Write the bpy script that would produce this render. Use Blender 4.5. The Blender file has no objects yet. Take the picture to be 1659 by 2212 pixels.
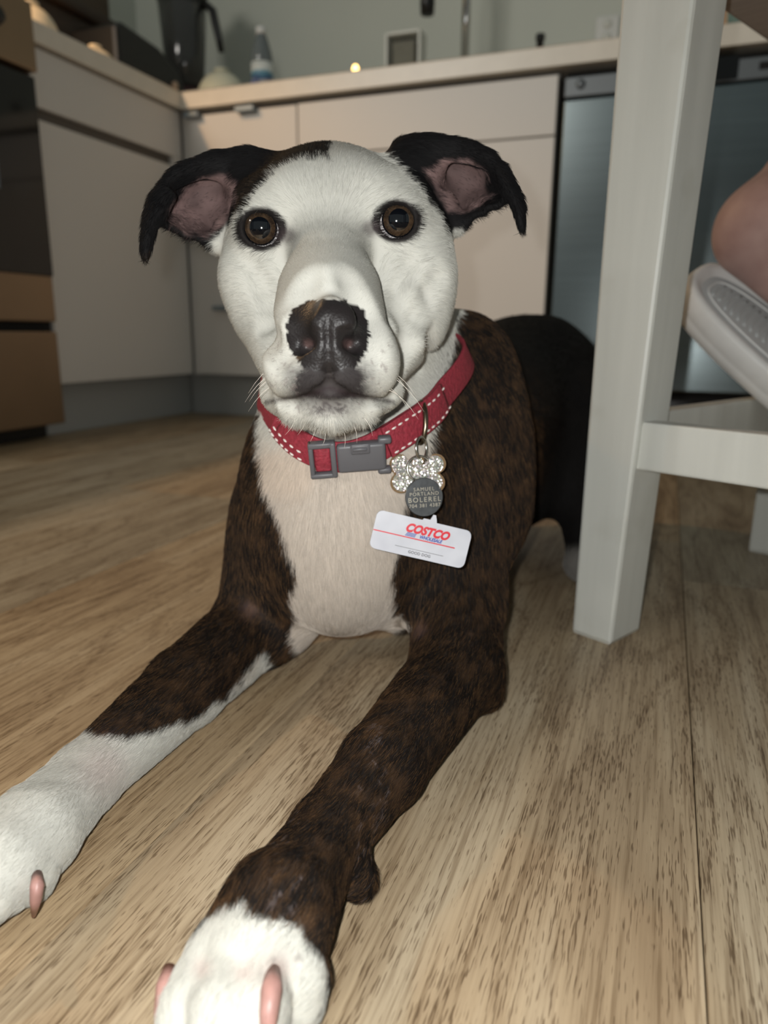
import bpy, bmesh, math, random
import numpy as np
from mathutils import Vector, Matrix, kdtree
random.seed(7)
rng = np.random.default_rng(11)
SC = bpy.context.scene
COL = SC.collection

# ------------------------------------------------------------------ camera
F_PX, W_PX, H_PX = 1560.0, 1659.0, 2212.0
CX, CY = W_PX / 2, H_PX / 2
CAM_H = 0.26
PITCH = math.atan((CY - 720.0) / F_PX)
ROLL = math.radians(0.6)
FW = np.array([0, math.cos(PITCH), -math.sin(PITCH)])
_U0 = np.cross(np.array([1.0, 0, 0]), FW)
RT = math.cos(ROLL) * np.array([1.0, 0, 0]) + math.sin(ROLL) * _U0
UP = math.cos(ROLL) * _U0 - math.sin(ROLL) * np.array([1.0, 0, 0])
ORG = np.array([0, 0, CAM_H])
cam = bpy.data.cameras.new('camera')
camo = bpy.data.objects.new('camera', cam)
COL.objects.link(camo)
camo.matrix_world = Matrix(((RT[0], UP[0], -FW[0], 0), (RT[1], UP[1], -FW[1], 0),
                            (RT[2], UP[2], -FW[2], CAM_H), (0, 0, 0, 1)))
cam.sensor_fit = 'VERTICAL'
cam.sensor_height = 36.0
cam.lens = 36.0 * F_PX / H_PX
cam.clip_start = 0.01
cam.dof.use_dof = True
cam.dof.focus_distance = 0.385
cam.dof.aperture_fstop = cam.lens / 3.9
SC.camera = camo

# ------------------------------------------------------------------ world and lights
world = bpy.data.worlds.new('world')
SC.world = world
world.use_nodes = True
bg = world.node_tree.nodes['Background']
bg.inputs[0].default_value = (0.90, 1.0, 0.97, 1)
bg.inputs[1].default_value = 0.165
SC.view_settings.view_transform = 'Standard'
SC.view_settings.look = 'None'
SC.view_settings.gamma = 1.0
SC.view_settings.use_curve_mapping = False
SC.view_settings.exposure = 0.0
SC.cycles.max_bounces = 4
SC.cycles.diffuse_bounces = 2
SC.cycles.glossy_bounces = 2
SC.cycles.transmission_bounces = 4

PSI = math.radians(20.8)
KA = np.array([math.sin(PSI), math.cos(PSI), 0])      # towards the back wall
KB = np.array([math.cos(PSI), -math.sin(PSI), 0])     # along the back run, to the right


def ray(px, py):
    return FW + RT * (px - CX) / F_PX - UP * (py - CY) / F_PX


def at_height(px, py, h):
    r = ray(px, py)
    return ORG + r * ((h - CAM_H) / r[2])


COUNTER_Z = 0.93
K0 = at_height(388, 203, COUNTER_Z)
K0[2] = 0.0


def kpt(b, a, z):
    return K0 + KB * b + KA * a + np.array([0, 0, z])


def back_plane(px, py, a=0.0):
    """(b, z) where the view ray meets the vertical plane a behind the back fronts."""
    r = ray(px, py)
    t = (a - (ORG - K0) @ KA) / (r @ KA)
    p = ORG + r * t - K0
    return p @ KB, p[2]


def left_plane(px, py, b=0.0):
    r = ray(px, py)
    t = (b - (ORG - K0) @ KB) / (r @ KB)
    p = ORG + r * t - K0
    return p @ KA, p[2]


def add_light(name, kind, loc, energy, color, **kw):
    l = bpy.data.lights.new(name, kind)
    l.energy = energy
    l.color = color
    for k, v in kw.items():
        setattr(l, k, v)
    o = bpy.data.objects.new(name, l)
    o.location = loc
    COL.objects.link(o)
    return o


# the phone's own flash, beside its lens
fl = add_light('phone_flash', 'SPOT', tuple(ORG + RT * -0.016 + UP * 0.012 + FW * 0.0), 8.2, (1.0, 1.0, 0.975),
               shadow_soft_size=0.004, spot_size=math.radians(165), spot_blend=0.35)
fl.rotation_euler = camo.matrix_world.to_euler()
# lamp in the range hood, over the left worktop
hood = add_light('hood_lamp', 'SPOT', tuple(kpt(-0.30, -0.98, 1.53)), 26.0, (1.0, 0.60, 0.28), shadow_soft_size=0.03,
                 spot_size=math.radians(140), spot_blend=0.35)
# daylight from the window behind the photographer
win = add_light('window_light', 'AREA', (-3.0, -1.8, 2.35), 72.0, (1.0, 0.95, 0.88), shape='RECTANGLE', size=1.4, size_y=0.8)
win.rotation_euler = (math.radians(74), 0, math.radians(-38))


# ------------------------------------------------------------------ helpers
def lin(c):
    return tuple((x / 12.92 if x <= 0.04045 else ((x + 0.055) / 1.055) ** 2.4) for x in [v / 255.0 for v in c])


def tag(o, label=None, cat=None, group=None, kind=None):
    if label: o['label'] = label
    if cat: o['category'] = cat
    if group: o['group'] = group
    if kind: o['kind'] = kind
    return o


def thing(name, label, cat, loc=(0, 0, 0), rotz=0.0, group=None):
    o = bpy.data.objects.new(name, None)
    o.empty_display_size = 0.05
    o.location = tuple(loc)
    o.rotation_euler = (0, 0, rotz)
    COL.objects.link(o)
    return tag(o, label, cat, group)


def kthing(name, label, cat, b=0, a=0, z=0, group=None):
    return thing(name, label, cat, kpt(b, a, z), -PSI, group)


def link(name, me, mat=None, parent=None, smooth=False):
    o = bpy.data.objects.new(name, me)
    COL.objects.link(o)
    if mat is not None and not me.materials:
        me.materials.append(mat)
    if parent is not None:
        o.parent = parent
    if smooth:
        me.polygons.foreach_set('use_smooth', np.ones(len(me.polygons), dtype=bool))
    return o


def to_mesh(bm, name='mesh'):
    me = bpy.data.meshes.new(name)
    bmesh.ops.recalc_face_normals(bm, faces=bm.faces)
    bm.to_mesh(me)
    bm.free()
    return me


def box(bm, lo, hi, bevel=0.0, seg=2, M=None):
    r = bmesh.ops.create_cube(bm, size=1.0)
    vs = r['verts']
    lo, hi = np.array(lo, float), np.array(hi, float)
    c, s = (lo + hi) / 2, hi - lo
    for v in vs:
        v.co = Vector((c[0] + v.co.x * s[0], c[1] + v.co.y * s[1], c[2] + v.co.z * s[2]))
    if bevel > 0:
        es = list({e for v in vs for e in v.link_edges})
        g = bmesh.ops.bevel(bm, geom=es, offset=bevel, segments=seg, profile=0.5, affect='EDGES')
        vs = list({v for f in g['faces'] for v in f.verts} | {v for v in vs if v.is_valid})
    if M is not None:
        for v in vs:
            v.co = M @ v.co
    return vs


def box_mesh(lo, hi, bevel=0.0, seg=2):
    bm = bmesh.new()
    box(bm, lo, hi, bevel, seg)
    return to_mesh(bm)


def lathe(bm, prof, n=32, M=None):
    rings = []
    for r, z in prof:
        if r < 1e-6:
            rings.append([bm.verts.new((0, 0, z))])
        else:
            rings.append([bm.verts.new((r * math.cos(2 * math.pi * i / n), r * math.sin(2 * math.pi * i / n), z)) for i in range(n)])
    for A, B in zip(rings, rings[1:]):
        for i in range(n):
            j = (i + 1) % n
            f = [A[i % len(A)], A[j % len(A)], B[j % len(B)], B[i % len(B)]]
            f = list(dict.fromkeys(f))
            if len(f) > 2:
                bm.faces.new(f)
    if M is not None:
        for R in rings:
            for v in R:
                v.co = M @ v.co


def lathe_mesh(prof, n=32, M=None):
    bm = bmesh.new()
    lathe(bm, prof, n, M)
    return to_mesh(bm)


def tube(bm, pts, rad, n=10, closed=False, cap=True):
    pts = [np.array(p, float) for p in pts]
    m = len(pts)
    rads = rad if hasattr(rad, '__len__') else [rad] * m
    prev = None
    rings = []
    for i in range(m):
        if closed:
            t = pts[(i + 1) % m] - pts[i - 1]
        else:
            t = pts[min(i + 1, m - 1)] - pts[max(i - 1, 0)]
        t = t / (np.linalg.norm(t) + 1e-12)
        if prev is None:
            u = np.cross(t, [0, 0, 1.0])
            if np.linalg.norm(u) < 1e-3:
                u = np.cross(t, [1.0, 0, 0])
        else:
            u = prev - t * (prev @ t)
        u = u / np.linalg.norm(u)
        prev = u
        w = np.cross(t, u)
        rings.append([bm.verts.new(tuple(pts[i] + rads[i] * (u * math.cos(2 * math.pi * k / n) + w * math.sin(2 * math.pi * k / n)))) for k in range(n)])
    for i in range(m if closed else m - 1):
        A, B = rings[i], rings[(i + 1) % m]
        for k in range(n):
            bm.faces.new([A[k], A[(k + 1) % n], B[(k + 1) % n], B[k]])
    if cap and not closed:
        bm.faces.new(rings[0][::-1])
        bm.faces.new(rings[-1])


def tube_mesh(pts, rad, n=10, closed=False):
    bm = bmesh.new()
    tube(bm, pts, rad, n, closed)
    return to_mesh(bm)


def prism(bm, poly, z0, z1, M=None, bevel=0.0):
    b = [bm.verts.new((x, y, z0)) for x, y in poly]
    t = [bm.verts.new((x, y, z1)) for x, y in poly]
    fs = [bm.faces.new(b[::-1]), bm.faces.new(t)]
    n = len(poly)
    for i in range(n):
        fs.append(bm.faces.new([b[i], b[(i + 1) % n], t[(i + 1) % n], t[i]]))
    vs = b + t
    if bevel > 0:
        es = [e for e in {e for v in vs for e in v.link_edges} if not (e.verts[0] in b and e.verts[1] in t or e.verts[0] in t and e.verts[1] in b)]
        g = bmesh.ops.bevel(bm, geom=es, offset=bevel, segments=2, profile=0.5, affect='EDGES')
        vs = list({v for f in g['faces'] for v in f.verts} | {v for v in vs if v.is_valid})
    if M is not None:
        for v in vs:
            v.co = M @ v.co


def prism_mesh(poly, z0, z1, M=None, bevel=0.0):
    bm = bmesh.new()
    prism(bm, poly, z0, z1, M, bevel)
    return to_mesh(bm)


def round_rect(w, h, r, n=6):
    out = []
    for cx, cy, a0 in ((w / 2 - r, h / 2 - r, 0), (-w / 2 + r, h / 2 - r, 90), (-w / 2 + r, -h / 2 + r, 180), (w / 2 - r, -h / 2 + r, 270)):
        for i in range(n + 1):
            a = math.radians(a0 + 90 * i / n)
            out.append((cx + r * math.cos(a), cy + r * math.sin(a)))
    return out


# ------------------------------------------------------------------ materials
class NT:
    def __init__(self, name):
        self.m = bpy.data.materials.new(name)
        self.m.use_nodes = True
        self.t = self.m.node_tree
        self.b = self.t.nodes['Principled BSDF']

    def n(self, kind, **kw):
        x = self.t.nodes.new(kind)
        for k, v in kw.items():
            if k.startswith('i_'):
                x.inputs[k[2:].replace('_', ' ')].default_value = v
            else:
                setattr(x, k, v)
        return x

    def l(self, a, b):
        self.t.links.new(a, b)

    def ramp(self, src, stops):
        r = self.n('ShaderNodeValToRGB')
        while len(r.color_ramp.elements) < len(stops):
            r.color_ramp.elements.new(0.5)
        for e, (p, c) in zip(r.color_ramp.elements, stops):
            e.position = p
            e.color = tuple(c) + (1,) if len(c) == 3 else c
        self.l(src, r.inputs[0])
        return r.outputs[0]


def mat(name, rgb, rough=0.5, metal=0.0, spec=0.5, vary=0.06, scale=6.0, bump=0.0, coat=0.0, trans=0.0, emit=None, aniso=None):
    """plain surface with slight procedural mottling"""
    g = NT(name)
    c = lin(rgb)
    tc = g.n('ShaderNodeTexCoord')
    mp = g.n('ShaderNodeMapping')
    if aniso:
        mp.inputs['Scale'].default_value = aniso
    g.l(tc.outputs['Object'], mp.inputs['Vector'])
    no = g.n('ShaderNodeTexNoise', i_Scale=scale, i_Detail=2.0)
    g.l(mp.outputs[0], no.inputs['Vector'])
    col = g.ramp(no.outputs['Fac'], [(0.3, tuple(x * (1 - vary) for x in c)), (0.7, tuple(min(1, x * (1 + vary)) for x in c))])
    g.l(col, g.b.inputs['Base Color'])
    g.b.inputs['Roughness'].default_value = rough
    g.b.inputs['Metallic'].default_value = metal
    g.b.inputs['Specular IOR Level'].default_value = spec
    g.b.inputs['Coat Weight'].default_value = coat
    g.b.inputs['Transmission Weight'].default_value = trans
    if emit:
        g.b.inputs['Emission Color'].default_value = tuple(lin(emit[0])) + (1,)
        g.b.inputs['Emission Strength'].default_value = emit[1]
    if bump:
        bp = g.n('ShaderNodeBump', i_Strength=bump, i_Distance=0.002)
        g.l(no.outputs['Fac'], bp.inputs['Height'])
        g.l(bp.outputs[0], g.b.inputs['Normal'])
    return g.m


def attr_mat(name, attr, rough=0.7, spec=0.3, coat=0.0):
    g = NT(name)
    a = g.n('ShaderNodeAttribute', attribute_name=attr)
    g.l(a.outputs['Color'], g.b.inputs['Base Color'])
    g.b.inputs['Roughness'].default_value = rough
    g.b.inputs['Specular IOR Level'].default_value = spec
    g.b.inputs['Coat Weight'].default_value = coat
    g.b.inputs['Coat Roughness'].default_value = 0.04
    return g


def wood_floor_mat():
    g = NT('oak_plank')
    tc = g.n('ShaderNodeTexCoord')
    oi = g.n('ShaderNodeObjectInfo')
    off = g.n('ShaderNodeVectorMath', operation='SCALE')
    cmb = g.n('ShaderNodeCombineXYZ', i_X=31.0, i_Y=17.0, i_Z=9.0)
    g.l(cmb.outputs[0], off.inputs[0])
    g.l(oi.outputs['Random'], off.inputs['Scale'])
    add = g.n('ShaderNodeVectorMath', operation='ADD')
    g.l(tc.outputs['Object'], add.inputs[0])
    g.l(off.outputs[0], add.inputs[1])

    def noise(sx, sy, detail, rough=0.6, dist=0.0):
        mp = g.n('ShaderNodeMapping')
        mp.inputs['Scale'].default_value = (sx, sy, 1.0)
        g.l(add.outputs[0], mp.inputs[0])
        n = g.n('ShaderNodeTexNoise', i_Scale=1.0, i_Detail=detail, i_Roughness=rough, i_Distortion=dist)
        g.l(mp.outputs[0], n.inputs['Vector'])
        return n.outputs['Fac']
    broad = noise(3.0, 22.0, 3.0, 0.5, 0.8)
    # cathedral grain: rings of a warped field
    warp = noise(1.6, 9.0, 2.0, 0.5, 0.5)
    mul = g.n('ShaderNodeMath', operation='MULTIPLY', i_Value_001=20.0) if False else g.n('ShaderNodeMath', operation='MULTIPLY')
    mul.inputs[1].default_value = 70.0
    g.l(warp, mul.inputs[0])
    sin = g.n('ShaderNodeMath', operation='SINE')
    g.l(mul.outputs[0], sin.inputs[0])
    fine = noise(14.0, 420.0, 2.0, 0.65)
    pore0 = noise(85.0, 1150.0, 1.0, 0.6)
    pm = g.n('ShaderNodeMath', operation='MULTIPLY_ADD')
    pm.inputs[1].default_value = -0.055
    g.l(sin.outputs[0], pm.inputs[0])
    g.l(pore0, pm.inputs[2])
    pore = pm.outputs[0]
    base = g.ramp(broad, [(0.25, lin((146, 126, 100))), (0.5, lin((176, 157, 129))), (0.75, lin((194, 178, 152)))])
    # per plank hue: some greyer, some warmer
    tint = g.ramp(oi.outputs['Random'], [(0.0, (0.86, 0.92, 0.98)), (0.35, (1.0, 0.97, 0.93)), (0.7, (1.03, 0.96, 0.87)), (1.0, (0.93, 0.93, 0.93))])
    m1 = g.n('ShaderNodeMix', data_type='RGBA', blend_type='MULTIPLY')
    m1.inputs['Factor'].default_value = 1.0
    g.l(base, m1.inputs['A'])
    g.l(tint, m1.inputs['B'])
    ringc = g.ramp(sin.outputs[0], [(0.0, (1, 1, 1)), (0.70, (0.96, 0.95, 0.94)), (1.0, (0.62, 0.56, 0.50))])
    m2 = g.n('ShaderNodeMix', data_type='RGBA', blend_type='MULTIPLY')
    m2.inputs['Factor'].default_value = 0.35
    g.l(m1.outputs['Result'], m2.inputs['A'])
    g.l(ringc, m2.inputs['B'])
    finec = g.ramp(fine, [(0.33, (0.56, 0.51, 0.46)), (0.48, (0.93, 0.92, 0.91)), (0.7, (1.08, 1.08, 1.08))])
    m3 = g.n('ShaderNodeMix', data_type='RGBA', blend_type='MULTIPLY')
    m3.inputs['Factor'].default_value = 0.8
    g.l(m2.outputs['Result'], m3.inputs['A'])
    g.l(finec, m3.inputs['B'])
    porec = g.ramp(pore, [(0.33, (0.34, 0.29, 0.25)), (0.42, (1, 1, 1))])
    m4 = g.n('ShaderNodeMix', data_type='RGBA', blend_type='MULTIPLY')
    m4.inputs['Factor'].default_value = 0.8
    g.l(m3.outputs['Result'], m4.inputs['A'])
    g.l(porec, m4.inputs['B'])
    g.l(m4.outputs['Result'], g.b.inputs['Base Color'])
    g.b.inputs['Roughness'].default_value = 0.42
    g.b.inputs['Specular IOR Level'].default_value = 0.35
    bp = g.n('ShaderNodeBump', i_Strength=0.35, i_Distance=0.0006)
    sm = g.n('ShaderNodeMath', operation='ADD')
    g.l(fine, sm.inputs[0])
    g.l(pore, sm.inputs[1])
    g.l(sm.outputs[0], bp.inputs['Height'])
    g.l(bp.outputs[0], g.b.inputs['Normal'])
    return g.m


M_OAK = wood_floor_mat()
M_SUB = mat('subfloor', (60, 50, 40), 0.9)
M_WALL = mat('painted_wall', (196, 199, 188), 0.85, vary=0.02, scale=3, bump=0.05)
M_CAB = mat('white_laminate', (222, 216, 208), 0.45, vary=0.015, scale=2)
M_CARC = mat('cabinet_carcass', (120, 116, 110), 0.7)
M_GAP = mat('shadow_rail', (92, 84, 76), 0.6)
M_KICK = mat('kick_board', (168, 168, 164), 0.5, vary=0.02)
M_TOP = mat('cream_worktop', (232, 222, 206), 0.35, vary=0.03, scale=30)
M_STEEL = mat('brushed_steel', (118, 128, 130), 0.24, metal=1.0, vary=0.06, scale=3, aniso=(1, 60, 60))
M_STEELP = mat('satin_steel_panel', (104, 108, 110), 0.45, metal=0.7, vary=0.04)
M_BRONZE = mat('warm_steel', (150, 128, 104), 0.4, metal=0.8, vary=0.05)
M_BLACKG = mat('black_glass', (10, 10, 10), 0.08, vary=0.0)
M_BLACK = mat('black_plastic', (16, 15, 14), 0.4, vary=0.1)
M_DARK = mat('dark_gap', (18, 17, 16), 0.8)
M_CHROME = mat('chrome', (190, 192, 190), 0.15, metal=1.0, vary=0.0)
M_PULL = mat('grey_pull', (140, 150, 156), 0.4, metal=0.5)
M_STOOL = None


def painted_wood():
    g = NT('painted_wood')
    tc = g.n('ShaderNodeTexCoord')
    mp = g.n('ShaderNodeMapping')
    mp.inputs['Scale'].default_value = (40, 40, 3)
    g.l(tc.outputs['Object'], mp.inputs[0])
    n = g.n('ShaderNodeTexNoise', i_Scale=1.0, i_Detail=5.0)
    g.l(mp.outputs[0], n.inputs['Vector'])
    n2 = g.n('ShaderNodeTexNoise', i_Scale=14.0, i_Detail=5.0)
    g.l(tc.outputs['Object'], n2.inputs['Vector'])
    c1 = g.ramp(n.outputs['Fac'], [(0.3, lin((196, 197, 190))), (0.7, lin((210, 211, 204)))])
    c2 = g.ramp(n2.outputs['Fac'], [(0.28, (0.86, 0.85, 0.82)), (0.42, (1, 1, 1))])
    m = g.n('ShaderNodeMix', data_type='RGBA', blend_type='MULTIPLY')
    m.inputs['Factor'].default_value = 0.6
    g.l(c1, m.inputs['A'])
    g.l(c2, m.inputs['B'])
    g.l(m.outputs['Result'], g.b.inputs['Base Color'])
    g.b.inputs['Roughness'].default_value = 0.45
    bp = g.n('ShaderNodeBump', i_Strength=0.25, i_Distance=0.001)
    g.l(n.outputs['Fac'], bp.inputs['Height'])
    g.l(bp.outputs[0], g.b.inputs['Normal'])
    return g.m


M_STOOL = painted_wood()

# ------------------------------------------------------------------ floor with planks
floor = link('floor', box_mesh((-3.2, -1.2, -0.03), (3.2, 3.6, -0.0045)), M_SUB)
tag(floor, 'wood-look plank floor running away under the dog and stool', None, kind='structure')
floor.rotation_euler = (0, 0, 0)
PL = 1.22


def plank_mesh(w, L=PL):
    g = 0.00022
    bv = 0.0005
    bm = bmesh.new()
    lo = [(0.00005, g), (L - 0.00005, g), (L - 0.00005, w - g), (0.00005, w - g)]
    hi = [(0.00005, g + bv), (L - 0.00005, g + bv), (L - 0.00005, w - g - bv), (0.00005, w - g - bv)]
    b0 = [bm.verts.new((x, y, -0.006)) for x, y in lo]
    b1 = [bm.verts.new((x, y, -0.0010)) for x, y in lo]
    b2 = [bm.verts.new((x, y, 0.0)) for x, y in hi]
    for A, B in ((b0, b1), (b1, b2)):
        for i in range(4):
            j = (i + 1) % 4
            bm.faces.new([A[i], A[j], B[j], B[i]])
    bm.faces.new(b2)
    return to_mesh(bm, 'plank')


seams = [-0.564 - 0.29 * i for i in range(1, 6)][::-1] + [-0.564, -0.228, 0.04] + [0.04 + 0.28 * i for i in range(1, 6)]
plank_cache = {}
starts = {}
for i in range(len(seams) - 1):
    u0, u1 = seams[i], seams[i + 1]
    w = round(u1 - u0, 3)
    if w not in plank_cache:
        plank_cache[w] = plank_mesh(w)
        plank_cache[w].materials.append(M_OAK)
    s0 = -0.9 + random.random() * 1.2
    if abs(u0 + 0.228) < 0.02: s0 = 0.98
    if abs(u0 + 0.564) < 0.02: s0 = 0.655
    if abs(u0 - 0.04) < 0.02: s0 = -0.4
    s0 -= PL * math.ceil((s0 + 0.35) / PL)
    v = s0
    while v < 2.75:
        p = KB * u0 + KA * v
        o = bpy.data.objects.new('plank', plank_cache[w])
        COL.objects.link(o)
        # local x along the plank = KA, local y = KB rotated: use mirrored placement (x = KA, y = -KB side)
        o.matrix_world = Matrix(((KA[0], -KB[0], 0, p[0] + KB[0] * w), (KA[1], -KB[1], 0, p[1] + KB[1] * w), (0, 0, 1, 0), (0, 0, 0, 1)))
        o.parent = floor
        v += PL

# ------------------------------------------------------------------ room shell
wb = link('wall_back', box_mesh((-0.62, 0.62, 0), (2.9, 0.72, 2.5)), M_WALL)
wb.location = tuple(K0); wb.rotation_euler = (0, 0, -PSI)
tag(wb, 'plain grey-green painted wall behind the worktop', None, kind='structure')
wl = link('wall_left', box_mesh((-0.72, -2.6, 0), (-0.62, 0.72, 2.5)), M_WALL)
wl.location = tuple(K0); wl.rotation_euler = (0, 0, -PSI)
tag(wl, 'painted wall behind the left worktop', None, kind='structure')

# where the units end, read off the plan of the back run
bX1 = back_plane(642, 250)[0]
bX2 = back_plane(1205, 300)[0]
zKick = 0.128
zUnd = COUNTER_Z - 0.048
aEnd = left_plane(95, 500)[0]          # near end of the left cabinet (negative)
zSeam = back_plane(1120, 299)[1]
zGap = left_plane(232, 298)[1]

# kick boards
kb = link('baseboard_back', box_mesh((-0.05, 0.055, 0), (bX2 - 0.004, 0.07, zKick), 0.001), M_KICK)
kb.location = tuple(K0); kb.rotation_euler = (0, 0, -PSI)
tag(kb, 'pale kick board under the back cabinets', None, kind='structure')
kl = link('baseboard_left', box_mesh((-0.07, aEnd + 0.004, 0), (-0.055, 0.06, zKick), 0.001), M_KICK)
kl.location = tuple(K0); kl.rotation_euler = (0, 0, -PSI)
tag(kl, 'pale kick board under the left cabinet', None, kind='structure')

# worktop, one L-shaped slab, with a hole cut short for the range on the left
ov = 0.012
wt = bpy.data.objects
poly = [(ov, -ov), (2.7, -ov), (2.7, 0.615), (-0.615, 0.615), (-0.615, aEnd + 0.002), (ov, aEnd + 0.002)]
top = link('worktop', prism_mesh(poly, zUnd + 0.003, COUNTER_Z, bevel=0.003), M_TOP)
top.location = tuple(K0); top.rotation_euler = (0, 0, -PSI)
tag(top, 'cream L-shaped kitchen worktop above the white cabinets', 'worktop')


# ------------------------------------------------------------------ cabinets
def pull_tab(parent, x, z, w=0.045, side='back'):
    m = box_mesh((x - w / 2, -0.024, z - 0.010), (x + w / 2, -0.0005, z + 0.004), 0.002)
    return link('pull', m, M_PULL, parent)


T = 0.019
# first back cabinet, next to the corner
c1 = kthing('base_cabinet', 'narrow white base cabinet in the corner of the back run', 'cabinet')
link('body', box_mesh((0.006, T, zKick), (bX1 - 0.001, 0.56, zUnd - 0.001), 0.001), M_CARC, c1)
link('filler_strip', box_mesh((0.001, 0.004, zKick), (0.022, T - 0.001, zUnd - 0.006), 0.001), M_CAB, c1)
d = link('drawer_front', box_mesh((0.024, 0, zGap - 0.16), (bX1 - 0.002, T - 0.001, zUnd - 0.014), 0.0015), M_CAB, c1)
pull_tab(d, back_plane(412, 232)[0] + 0.012, zUnd - 0.012, 0.05)
pull_tab(d, back_plane(535, 216)[0], zUnd - 0.012, 0.06)
d = link('door', box_mesh((0.024, 0, zKick + 0.002), (bX1 - 0.002, T - 0.001, zGap - 0.164), 0.0015), M_CAB, c1)
pull_tab(d, back_plane(482, 664)[0], back_plane(482, 664)[1], 0.05)
# second, wide sink cabinet
c2 = kthing('sink_cabinet', 'wide white sink base cabinet beside the dishwasher', 'cabinet', bX1)
w2 = bX2 - bX1
link('body', box_mesh((0.001, T, zKick), (w2 - 0.006, 0.56, zUnd - 0.001), 0.001), M_CARC, c2)
link('drawer_front', box_mesh((0.002, 0, zSeam + 0.002), (w2 - 0.008, T - 0.001, zUnd - 0.012), 0.0015), M_CAB, c2)
link('door', box_mesh((0.002, 0, zKick + 0.002), (w2 / 2 - 0.001, T - 0.001, zSeam - 0.002), 0.0015), M_CAB, c2)
link('door', box_mesh((w2 / 2 + 0.001, 0, zKick + 0.002), (w2 - 0.008, T - 0.001, zSeam - 0.002), 0.0015), M_CAB, c2)
# left cabinet
c3 = kthing('drawer_cabinet', 'white base cabinet with a dark grip groove, beside the black oven', 'cabinet', 0, aEnd)
L3 = -aEnd
link('body', box_mesh((-0.56, 0.003, zKick), (-T, L3 - 0.002, zUnd - 0.001), 0.001), M_CARC, c3)
link('drawer_front', box_mesh((-T + 0.001, 0.003, zGap + 0.014), (0, L3 - 0.004, zUnd - 0.003), 0.0015), M_CAB, c3)
link('grip_groove', box_mesh((-T + 0.0005, 0.004, zGap - 0.012), (-0.012, L3 - 0.05, zGap + 0.0135), 0.001), M_GAP, c3)
link('filler_strip', box_mesh((-T + 0.0005, L3 - 0.048, zGap - 0.012), (-0.001, L3 - 0.004, zGap + 0.0135), 0.0005), M_CAB, c3)
link('drawer_front', box_mesh((-T + 0.001, 0.003, zKick + 0.002), (0, L3 - 0.004, zGap - 0.0125), 0.0015), M_CAB, c3)

# ------------------------------------------------------------------ range with oven
rg = kthing('kitchen_range', 'freestanding range with black oven glass and warm steel drawer', 'range', 0, aEnd - 0.004)
RWID = 0.755


def lz(px, py):
    return left_plane(px, py, 0.02)[1]


zt = lz(60, 150)
zd0, zd1 = lz(50, 592), lz(50, 694)
zl1 = lz(60, 716)
zl0 = lz(60, 925)
link('body', box_mesh((-0.60, -RWID, 0.055), (0.0, -0.002, 0.925), 0.002), M_DARK, rg)
link('plinth', box_mesh((-0.55, -RWID + 0.02, 0.0), (-0.03, -0.02, 0.054), 0.002), M_BLACK, rg)
link('control_panel', box_mesh((0.001, -RWID, zt - 0.005), (0.035, -0.004, 0.95), 0.004), M_BRONZE, rg)
link('hob', box_mesh((-0.60, -RWID, 0.926), (0.0, -0.004, 0.945), 0.003), M_BLACKG, rg)
dr = link('oven_door', box_mesh((0.001, -RWID + 0.004, zd1), (0.022, -0.006, zt - 0.012), 0.003), M_BRONZE, rg)
link('oven_glass', box_mesh((0.0222, -RWID + 0.004, zd0), (0.0262, -0.006, zt - 0.013), 0.002), M_BLACKG, dr)
hb = bmesh.new()
tube(hb, [(0.075, -RWID + 0.06, zt - 0.05), (0.075, -0.22, zt - 0.05)], 0.011, 14)
for yy in (-RWID + 0.09, -0.25):
    tube(hb, [(0.02, yy, zt - 0.05), (0.075, yy, zt - 0.05)], 0.008, 10)
link('handle', to_mesh(hb), M_BRONZE, dr, True)
link('storage_drawer', box_mesh((0.001, -RWID + 0.004, zl0), (0.020, -0.006, zl1), 0.003), M_BRONZE, rg)
for k in range(4):
    M = Matrix.Translation((0.035, -0.12 - 0.17 * k, (zt + 0.95) / 2)) @ Matrix.Rotation(math.pi / 2, 4, 'Y')
    link('knob', lathe_mesh([(0, 0), (0.02, 0), (0.02, 0.012), (0.016, 0.026), (0, 0.026)], 24, M), M_BLACK, rg, True)

# towel on the oven handle (only its pale edge shows at the frame's edge)
ta, tz = left_plane(2, 385, 0.09)
tw = bmesh.new()
N = 14
gr = []
for i in range(N):
    rowv = []
    for j in range(9):
        y = ta - 0.20 + 0.20 * i / (N - 1)
        z = tz - 0.02 + (0.30) * j / 8
        x = 0.092 + 0.006 * math.sin(i * 1.3) * (1 - j / 9)
        rowv.append(tw.verts.new((x, y, z)))
    gr.append(rowv)
for i in range(N - 1):
    for j in range(8):
        tw.faces.new([gr[i][j], gr[i + 1][j], gr[i + 1][j + 1], gr[i][j + 1]])
bmesh.ops.solidify(tw, geom=tw.faces[:], thickness=0.004)
two = link('tea_towel', to_mesh(tw), mat('towel_cloth', (178, 182, 190), 0.9, bump=0.4, scale=200), None, True)
two.location = tuple(K0); two.rotation_euler = (0, 0, -PSI)
tag(two, 'pale tea towel hanging from the oven handle', 'towel')

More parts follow.
